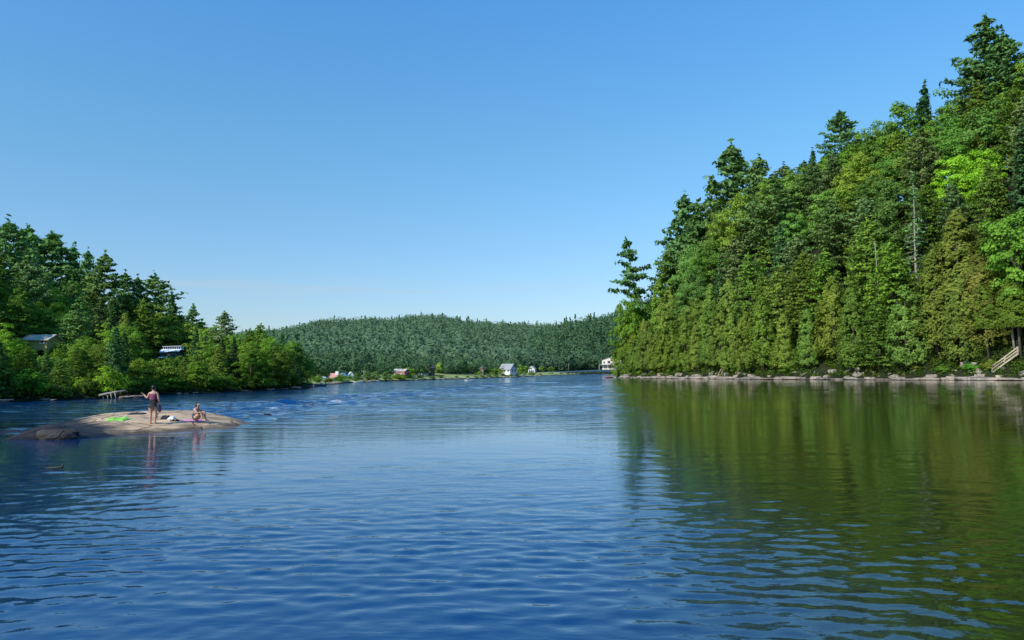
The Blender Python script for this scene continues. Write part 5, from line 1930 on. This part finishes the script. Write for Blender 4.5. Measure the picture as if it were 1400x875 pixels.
JH = {'a': ((0.165, 0, 0.80), (0.095, 0.092)), 'b': ((0.135, 0, 0.72), (0.085, 0.09)), 'c': ((0.06, 0, 0.60), (0.055, 0.09)), 'd': ((0.0, 0.0, 0.46), (0.04, 0.075)), 'e': ((-0.04, 0, 0.36), (0.025, 0.045))}
skinned('hair', JH, [('a', 'b'), ('b', 'c'), ('c', 'd'), ('d', 'e')], MAT['hair'], se)
for sx in (-1, 1):
    ellipsoid('eye', (0.262, sx * 0.03, 0.755), (0.008, 0.013, 0.009), MAT['whitecloth'], se, 10)
ellipsoid('mouth', (0.255, 0, 0.69), (0.008, 0.022, 0.007), MAT['maroon'], se, 10)

# ------------------------------------------------------------------ houses
def house(name, label, cat, loc, rz, w, d, h, rh, wall, roof, wins=(), door=None, gable='y', over=0.35, chim=None, porch=None, gw=()):
    """w along local X (the side seen), d deep; ridge along X (gable='x') or along Y with the gable facing the viewer (gable='y')"""
    root = tag(link(name, None, loc=loc, rot=(0, 0, rz)), label, cat)
    mb = MB()
    b0 = -0.8
    if gable == 'y':
        for y in (0, d):
            pts = [(-w / 2, y, b0), (w / 2, y, b0), (w / 2, y, h), (0, y, h + rh), (-w / 2, y, h)]
            mb.poly(pts if y == 0 else pts[::-1])
        mb.poly([(-w / 2, d, b0), (-w / 2, 0, b0), (-w / 2, 0, h), (-w / 2, d, h)])
        mb.poly([(w / 2, 0, b0), (w / 2, d, b0), (w / 2, d, h), (w / 2, 0, h)])
    else:
        for x in (-w / 2, w / 2):
            pts = [(x, 0, b0), (x, 0, h), (x, d / 2, h + rh), (x, d, h), (x, d, b0)]
            mb.poly(pts if x < 0 else pts[::-1])
        mb.poly([(-w / 2, 0, b0), (w / 2, 0, b0), (w / 2, 0, h), (-w / 2, 0, h)])
        mb.poly([(w / 2, d, b0), (-w / 2, d, b0), (-w / 2, d, h), (w / 2, d, h)])
    mb.build('wall', MAT[wall], root)
    rf = MB()
    e = over
    if gable == 'y':
        sl = rh / (w / 2)
        for s_ in (-1, 1):
            a = Vector((0, -e, h + rh + 0.12))
            b = Vector((s_ * (w / 2 + e), -e, h - e * sl + 0.12))
            q = [a, b, b + Vector((0, d + 2 * e, 0)), a + Vector((0, d + 2 * e, 0))]
            rf.slab(q if s_ < 0 else q[::-1], 0.14)
    else:
        sl = rh / (d / 2)
        for s_ in (-1, 1):
            a = Vector((-w / 2 - e, d / 2, h + rh + 0.12))
            b = Vector((-w / 2 - e, d / 2 + s_ * (d / 2 + e), h - e * sl + 0.12))
            q = [a, b, b + Vector((w + 2 * e, 0, 0)), a + Vector((w + 2 * e, 0, 0))]
            rf.slab(q[::-1] if s_ > 0 else q, 0.14)
    ro = rf.build('roof', MAT[roof], root)
    if chim:
        MB().box((chim[0], chim[1], h + rh * 0.7 + chim[2] / 2), (0.7, 0.7, chim[2] + rh * 0.6)).build('chimney', MAT[chim[3] if len(chim) > 3 else 'concrete'], ro)
    for (x, z, ww, wh) in wins:
        f = MB()
        for (cx_, cz, bw, bh) in ((x, z + wh / 2 + .05, ww + .2, .1), (x, z - wh / 2 - .05, ww + .2, .1), (x - ww / 2 - .05, z, .1, wh), (x + ww / 2 + .05, z, .1, wh)):
            f.box((cx_, -0.03, cz), (bw, 0.1, bh))
        fo = f.build('window', MAT['white_paint'], root)
        MB().box((x, -0.012, z), (ww, 0.03, wh)).build('pane', MAT['glass'], fo)
    for (y, z, ww, wh) in gw:
        f = MB().box((w / 2 + 0.02, y, z), (0.05, ww + 0.2, wh + 0.2)).build('window', MAT['white_paint'], root)
        MB().box((w / 2 + 0.05, y, z), (0.03, ww, wh)).build('pane', MAT['glass'], f)
    if door:
        do = MB().box((door[0], -0.04, door[1] / 2 + door[3] if len(door) > 3 else door[1] / 2), (door[2], 0.08, door[1])).build('door', MAT['brown_wall'], root)
        MB().box((door[0] + door[2] * 0.35, -0.1, door[1] * 0.5 + (door[3] if len(door) > 3 else 0)), (0.06, 0.05, 0.12)).build('handle', MAT['grey_wall'], do)
    if porch:
        px0, px1, zt, dp = porch
        po = MB().slab([(px0, -dp, zt), (px1, -dp, zt), (px1, -0.05, zt + 0.35), (px0, -0.05, zt + 0.35)], 0.14).build('porch_roof', MAT['grey_roof'], root)
        n = 5
        for k in range(n):
            MB().box((px0 + 0.1 + (px1 - px0 - 0.2) * k / (n - 1), -dp + 0.12, (zt - 0.12) / 2 - 0.5), (0.16, 0.16, zt - 0.12 + 1.0)).build('porch_post', MAT['white_paint'], po)
    return root


def vpos(px, py, Y):
    return at(px, py, Y)


# big cream house at the far right of the village; its gable faces us
Y = 468
b = vpos(832.5, 504.0, Y)
house('cream_house', 'large two-storey cream house with low gable roof and long porch beside the right bank point', 'house', b, R(-14), 8.6 * 1.0, 13, 5.4, 1.4, 'cream', 'grey_roof',
      wins=[(-2.9, 3.9, 0.9, 1.3), (0, 4.1, 1.6, 1.6), (2.9, 3.9, 0.9, 1.3), (-2.9, 1.9, 0.9, 1.3), (-0.9, 1.7, 0.9, 1.3), (2.4, 1.8, 0.9, 1.3)], door=(0.8, 2.0, 0.9), porch=(-6.0, 4.6, 2.4, 2.2),
      gw=[(3, 3.8, 1, 1.2), (7, 3.8, 1, 1.2), (3, 1.6, 1, 1.2), (7, 1.6, 1, 1.2)], chim=(1.2, 7, 0.8))
# wing
b = vpos(842, 502.5, Y + 8)
house('cream_house_wing', 'pale low-roofed wing building right behind the large cream house', 'house', b, R(-14), 6.5, 9, 4.4, 0.8, 'cream', 'white_paint', wins=[(-1.5, 3.0, 0.9, 1.2), (1.5, 3.0, 0.9, 1.2)])
Y = 345
b = vpos(726.5, 510.2, Y)
house('white_house', 'little white house with steep gable at the left end of the long parapet', 'house', b, R(-10), 3.1, 4.5, 1.9, 1.35, 'white_paint', 'grey_roof', wins=[(0, 2.3, 0.6, 0.6), (-0.9, 0.9, 0.6, 0.9), (0.9, 0.9, 0.5, 0.9)], door=(0.1, 1.5, 0.6), over=0.15)
Y = 268
b = vpos(690, 509.5, Y)
house('grey_roofed_house', 'big white house under a broad pale grey roof half hidden by shore trees', 'house', b, R(-32), 4.6, 4.4, 1.2, 1.9, 'white_paint', 'grey_roof', gable='x', wins=[(-1.6, 0.8, 0.7, 0.8), (0, 0.8, 0.7, 0.8), (1.6, 0.8, 0.7, 0.8)],
      gw=[(1.6, 0.8, 0.8, 0.9), (3.4, 0.8, 0.8, 0.9), (2.5, 2.2, 0.7, 0.8)], over=0.3)
b = vpos(658.5, 514, 256)
house('brown_house', 'small brick brown house between the dark shore trees and the big grey roof', 'house', b, R(-10), 1.4, 3, 2.2, 0.8, 'brown_wall', 'tan_roof', wins=[(0, 1.5, 0.5, 0.5), (0, 0.5, 0.5, 0.6)], over=0.15)
b = vpos(646, 505.5, 262)
house('white_shed', 'white-walled low shed right of the tall dark shore tree', 'shed', b, R(-8), 1.8, 2.5, 0.8, 0.5, 'white_paint', 'grey_roof', wins=[(0, 0.4, 0.4, 0.4)], over=0.1)
b = vpos(586, 515.0, 226)
house('brown_gabled_house', 'narrow dark brown gabled house left of the pale willow', 'house', b, R(-16), 1.5, 3.2, 2.6, 1.0, 'brown_wall', 'pink_roof', wins=[(0, 2.4, 0.5, 0.5), (-0.35, 1.2, 0.35, 0.5), (0.35, 1.2, 0.35, 0.5)], over=0.15)
b = vpos(577, 515.5, 222)
house('boathouse', 'low white boathouse left of the brown gabled house', 'boathouse', b, R(-12), 2.0, 2.6, 0.7, 0.55, 'white_paint', 'white_paint', door=(0, 0.6, 0.9), over=0.12)
Y = 204
b = vpos(545.5, 513.8, Y)
house('red_house', 'wide red house with flat tan roof standing in green bushes on the far shore', 'house', b, R(-12), 3.3, 3.4, 1.25, 0.55, 'red_wall', 'tan_roof', gable='x', wins=[(-1.05, 0.55, 0.35, 0.5), (0.0, 0.5, 0.7, 0.35), (1.1, 0.5, 0.4, 0.5)], over=0.25, gw=[(1.5, 0.5, 0.8, 0.5)])
b = vpos(549.5, 512.0, Y + 4)
house('red_house_loft', 'small upper gable behind the roof of the red house', 'house', b, R(-12), 2.0, 2.5, 0.6, 0.5, 'brown_wall', 'tan_roof', over=0.2)
Y = 167
b = vpos(455, 522.0, Y)
house('red_roofed_cottage', 'white cottage with faded red roof and white chimney near the jetty', 'house', b, R(-8), 1.65, 1.8, 0.95, 0.85, 'white_paint', 'pink_roof', gable='x', wins=[(-0.5, 0.5, 0.25, 0.35), (0, 0.5, 0.25, 0.35), (0.5, 0.5, 0.25, 0.35)], over=0.12,
      chim=(0.72, 0.9, 0.55, 'white_paint'))
b = vpos(467.5, 519.5, 180)
house('small_blue_white_house', 'small grey-white gabled house right of the red-roofed cottage', 'house', b, R(-8), 0.95, 1.5, 0.9, 0.6, 'grey_wall', 'metal_roof', wins=[(0, 0.6, 0.3, 0.3)], over=0.15)
b = vpos(480, 520.0, 183)
house('narrow_pale_house', 'narrow pale house with mint steep roof left of the utility pole', 'house', b, R(20), 0.9, 1.5, 1.2, 0.7, 'white_paint', 'metal_roof', wins=[(0, 0.7, 0.25, 0.35)], over=0.1)
# houses among the trees of the left bank
Y = 97
b = vpos(48, 470.5, Y)
house('tan_roofed_house', 'house with weathered tan roof and yellow wall half hidden in trees on the left bank', 'house', b + Vector((0, 0, 0.0)), R(-4), 3.3, 2.6, 0.6, 0.6, 'yellow_wall', 'tan_roof', gable='x', wins=[(1.0, 0.35, 0.5, 0.4)], over=0.35)


def cottage():
    Y = 126
    b = vpos(232, 484.5, Y)
    root = tag(link('metal_roofed_cottage', None, loc=b, rot=(0, 0, R(4))), 'dark cottage with pale metal roof and a glazed clerestory on the left bank', 'house')
    root.scale = (0.78, 0.78, 0.74)
    W = 3.9
    MB().box((0, 1.6, -1.0), (W, 3.2, 2.9)).build('wall', MAT['dark_wall'], root)
    ro = MB().slab([(-W / 2 - .2, -0.35, 0.55), (W / 2 + .2, -0.35, 0.80), (W / 2 + .1, 1.2, 1.25), (-W / 2 - .2, 1.2, 1.25)], 0.1).build('roof', MAT['metal_roof'], root)
    cl_ = MB().box((0, 2.1, 1.45), (W - 0.1, 1.7, 0.85)).build('clerestory', MAT['metal_roof'], root)
    for k in range(8):
        MB().box((-W / 2 + 0.32 + k * (W - 0.64) / 7, 1.24, 1.52), (0.36, 0.04, 0.52)).build('pane', MAT['glass'], cl_)
    MB().slab([(-W / 2 - .1, 1.05, 1.9), (W / 2 + .1, 1.05, 2.0), (W / 2 + .1, 3.1, 2.0), (-W / 2 - .1, 3.1, 1.9)], 0.08).build('roof', MAT['metal_roof'], root)
    MB().slab([(-W / 2 - .2, -1.0, -0.75), (-W / 2 + 1.6, -1.0, -0.75), (-W / 2 + 1.6, 0.0, -0.55), (-W / 2 - .2, 0.0, -0.55)], 0.08).build('porch_roof', MAT['metal_roof'], root)
    f = MB().box((0.9, -0.02, -0.2), (0.9, 0.06, 0.7)).build('window', MAT['grey_wall'], root)
    MB().box((0.9, -0.06, -0.2), (0.75, 0.04, 0.55)).build('pane', MAT['glass'], f)


cottage()

# long pale parapet along the far road
pts_ = [(733, 509.2, 350), (750, 508.6, 362), (775, 507.5, 388), (800, 506.3, 418), (818, 505.6, 440), (842, 505.0, 462)]
root = tag(link('road_parapet', None, loc=vpos(*pts_[0])), 'long pale concrete parapet along the far riverside road', 'wall')
o0 = root.location.copy()
for (a, b_) in zip(pts_[:-1], pts_[1:]):
    A, B_ = vpos(*a) - o0, vpos(*b_) - o0
    tvec = (B_ - A) * 0.012
    MB().slab([A + tvec, B_ - tvec, B_ - tvec + Vector((0, 1.2, 0)), A + tvec + Vector((0, 1.2, 0))], 2.0).build('wall_section', MAT['concrete'], root)
tag(link('road', mesh_from('road', [tuple(vpos(*p) + Vector((0, dy, -0.6))) for p in pts_ for dy in (1.2, 7.0)], [(2 * i, 2 * i + 2, 2 * i + 3, 2 * i + 1) for i in range(len(pts_) - 1)], MAT['concrete'])), None, None, kind='structure')
# retaining bank of rubble below it is the soil bank with its bushes

# utility poles
def pole(px, py, ty, Y, lab, arm=True):
    b = vpos(px, py, Y)
    t_ = at(px, ty, Y).z - b.z
    root = tag(link('utility_pole', None, loc=b), lab, 'utility pole')
    MB().tube([(0, 0, -0.6), (0, 0, t_)], [0.11, 0.08], 8).build('pole', MAT['drift'], root, True)
    if arm:
        MB().box((0, -0.1, t_ - 0.35), (1.1, 0.08, 0.1)).build('crossarm', MAT['drift'], root)
        for k in (-0.45, 0.0, 0.45):
            MB().tube([(k, -0.1, t_ - 0.3), (k, -0.1, t_ - 0.12)], 0.04, 6).build('insulator', MAT['white_paint'], root)


pole(497.5, 520.5, 506, 183, 'slender utility pole beside the shore trees in the left half of the village')
pole(644, 513, 488, 264, 'tall thin utility pole above the white-walled shed')
pole(777.5, 507, 497, 400, 'short utility pole behind the middle of the long parapet')

# timber jetty at the left end of the village
root = tag(link('jetty', None, loc=(*gp(434, 528.6), 0)), 'dark timber jetty with a pale deck at the tip of the left bank', 'jetty')
MB().box((0.2, 1.0, 0.42), (2.6, 1.6, 0.12)).build('deck', MAT['concrete'], root)
MB().box((0.2, 0.22, 0.15), (2.5, 0.1, 0.42)).build('fender', MAT['jettywood'], root)
for k in range(4):
    MB().tube([(-0.95 + 0.77 * k, 0.15, -0.5), (-0.95 + 0.77 * k, 0.15, 0.55 + (0.3 if k == 3 else 0))], 0.1, 7).build('pile', MAT['jettywood'], root, True)
root = tag(link('jetty', None, loc=(*gp(424, 529.4), 0)), 'low dark crib pier on the left behind the jetty with the pale deck', 'jetty')
MB().box((-0.1, 0.8, 0.2), (1.9, 1.2, 0.3)).build('deck', MAT['jettywood'], root)
for k in range(3):
    MB().tube([(-0.8 + 0.7 * k, 0.1, -0.5), (-0.8 + 0.7 * k, 0.1, 0.42)], 0.09, 7).build('pile', MAT['jettywood'], root, True)

# boats
def boat(px, py, Ln, mat, lab, person=False, rz=0.2, hgt=0.35):
    p = gp(px, py)
    root = tag(link('boat', None, loc=(p[0], p[1], 0), rot=(0, 0, rz)), lab, 'boat')
    V, F = [], []
    n = 10
    for i in range(n + 1):
        u = i / n * 2 - 1
        w_ = Ln * 0.16 * (1 - abs(u) ** 2.6) + 0.01
        up = hgt * (0.75 + 0.35 * u * u)
        for (a, z) in ((-1, up), (-0.75, -0.05), (0.75, -0.05), (1, up)):
            V.append((u * Ln / 2, a * w_, z))
    for i in range(n):
        for k in range(3):
            q = i * 4 + k
            F.append((q, q + 1, q + 5, q + 4))
    link('hull', mesh_from('hull', V, F, MAT[mat], True), root)
    for k in (-0.2, 0.2):
        MB().box((k * Ln, 0, hgt * 0.6), (0.18, Ln * 0.28, 0.04)).build('bench', MAT['wood'], root)
    return root


boat(642, 521.0, 2.4, 'white_paint', 'small white boat on the water in front of the tall dark shore tree')
boat(833, 516.8, 2.6, 'red_plastic', 'small red kayak on the water below the large cream house', rz=0.5)
boat(609, 518.2, 2.8, 'white_paint', 'pale upturned-looking skiff moored at the far shore by the willow', rz=0.1)
boat(489, 523.2, 2.2, 'white_paint', 'pale rowing boat moored at the far shore left of the utility pole', rz=0.1)

boat(513.5, 521.9, 2.0, 'white_paint', 'short white boat pulled to the far shore left of the red house', rz=0.1)
b = vpos(617, 505.5, 262)
house('white_shed', 'small pale shed roof peeking between the willow and the tall dark shore tree', 'shed', b, R(-8), 1.9, 2.2, 0.7, 0.5, 'white_paint', 'metal_roof', wins=[(0, 0.35, 0.35, 0.3)], over=0.12)
b = vpos(441.5, 522.5, 172)
house('white_shed', 'low white shed tucked left of the red-roofed cottage', 'shed', b, R(-8), 0.9, 1.2, 0.7, 0.4, 'white_paint', 'metal_roof', wins=[(0, 0.35, 0.25, 0.25)], over=0.1)
b = vpos(571, 516.2, 218)
house('white_shed', 'tiny white shed at the water left of the boathouse', 'shed', b, R(-8), 0.9, 1.3, 0.75, 0.35, 'white_paint', 'white_paint', door=(0, 0.6, 0.35), over=0.1)
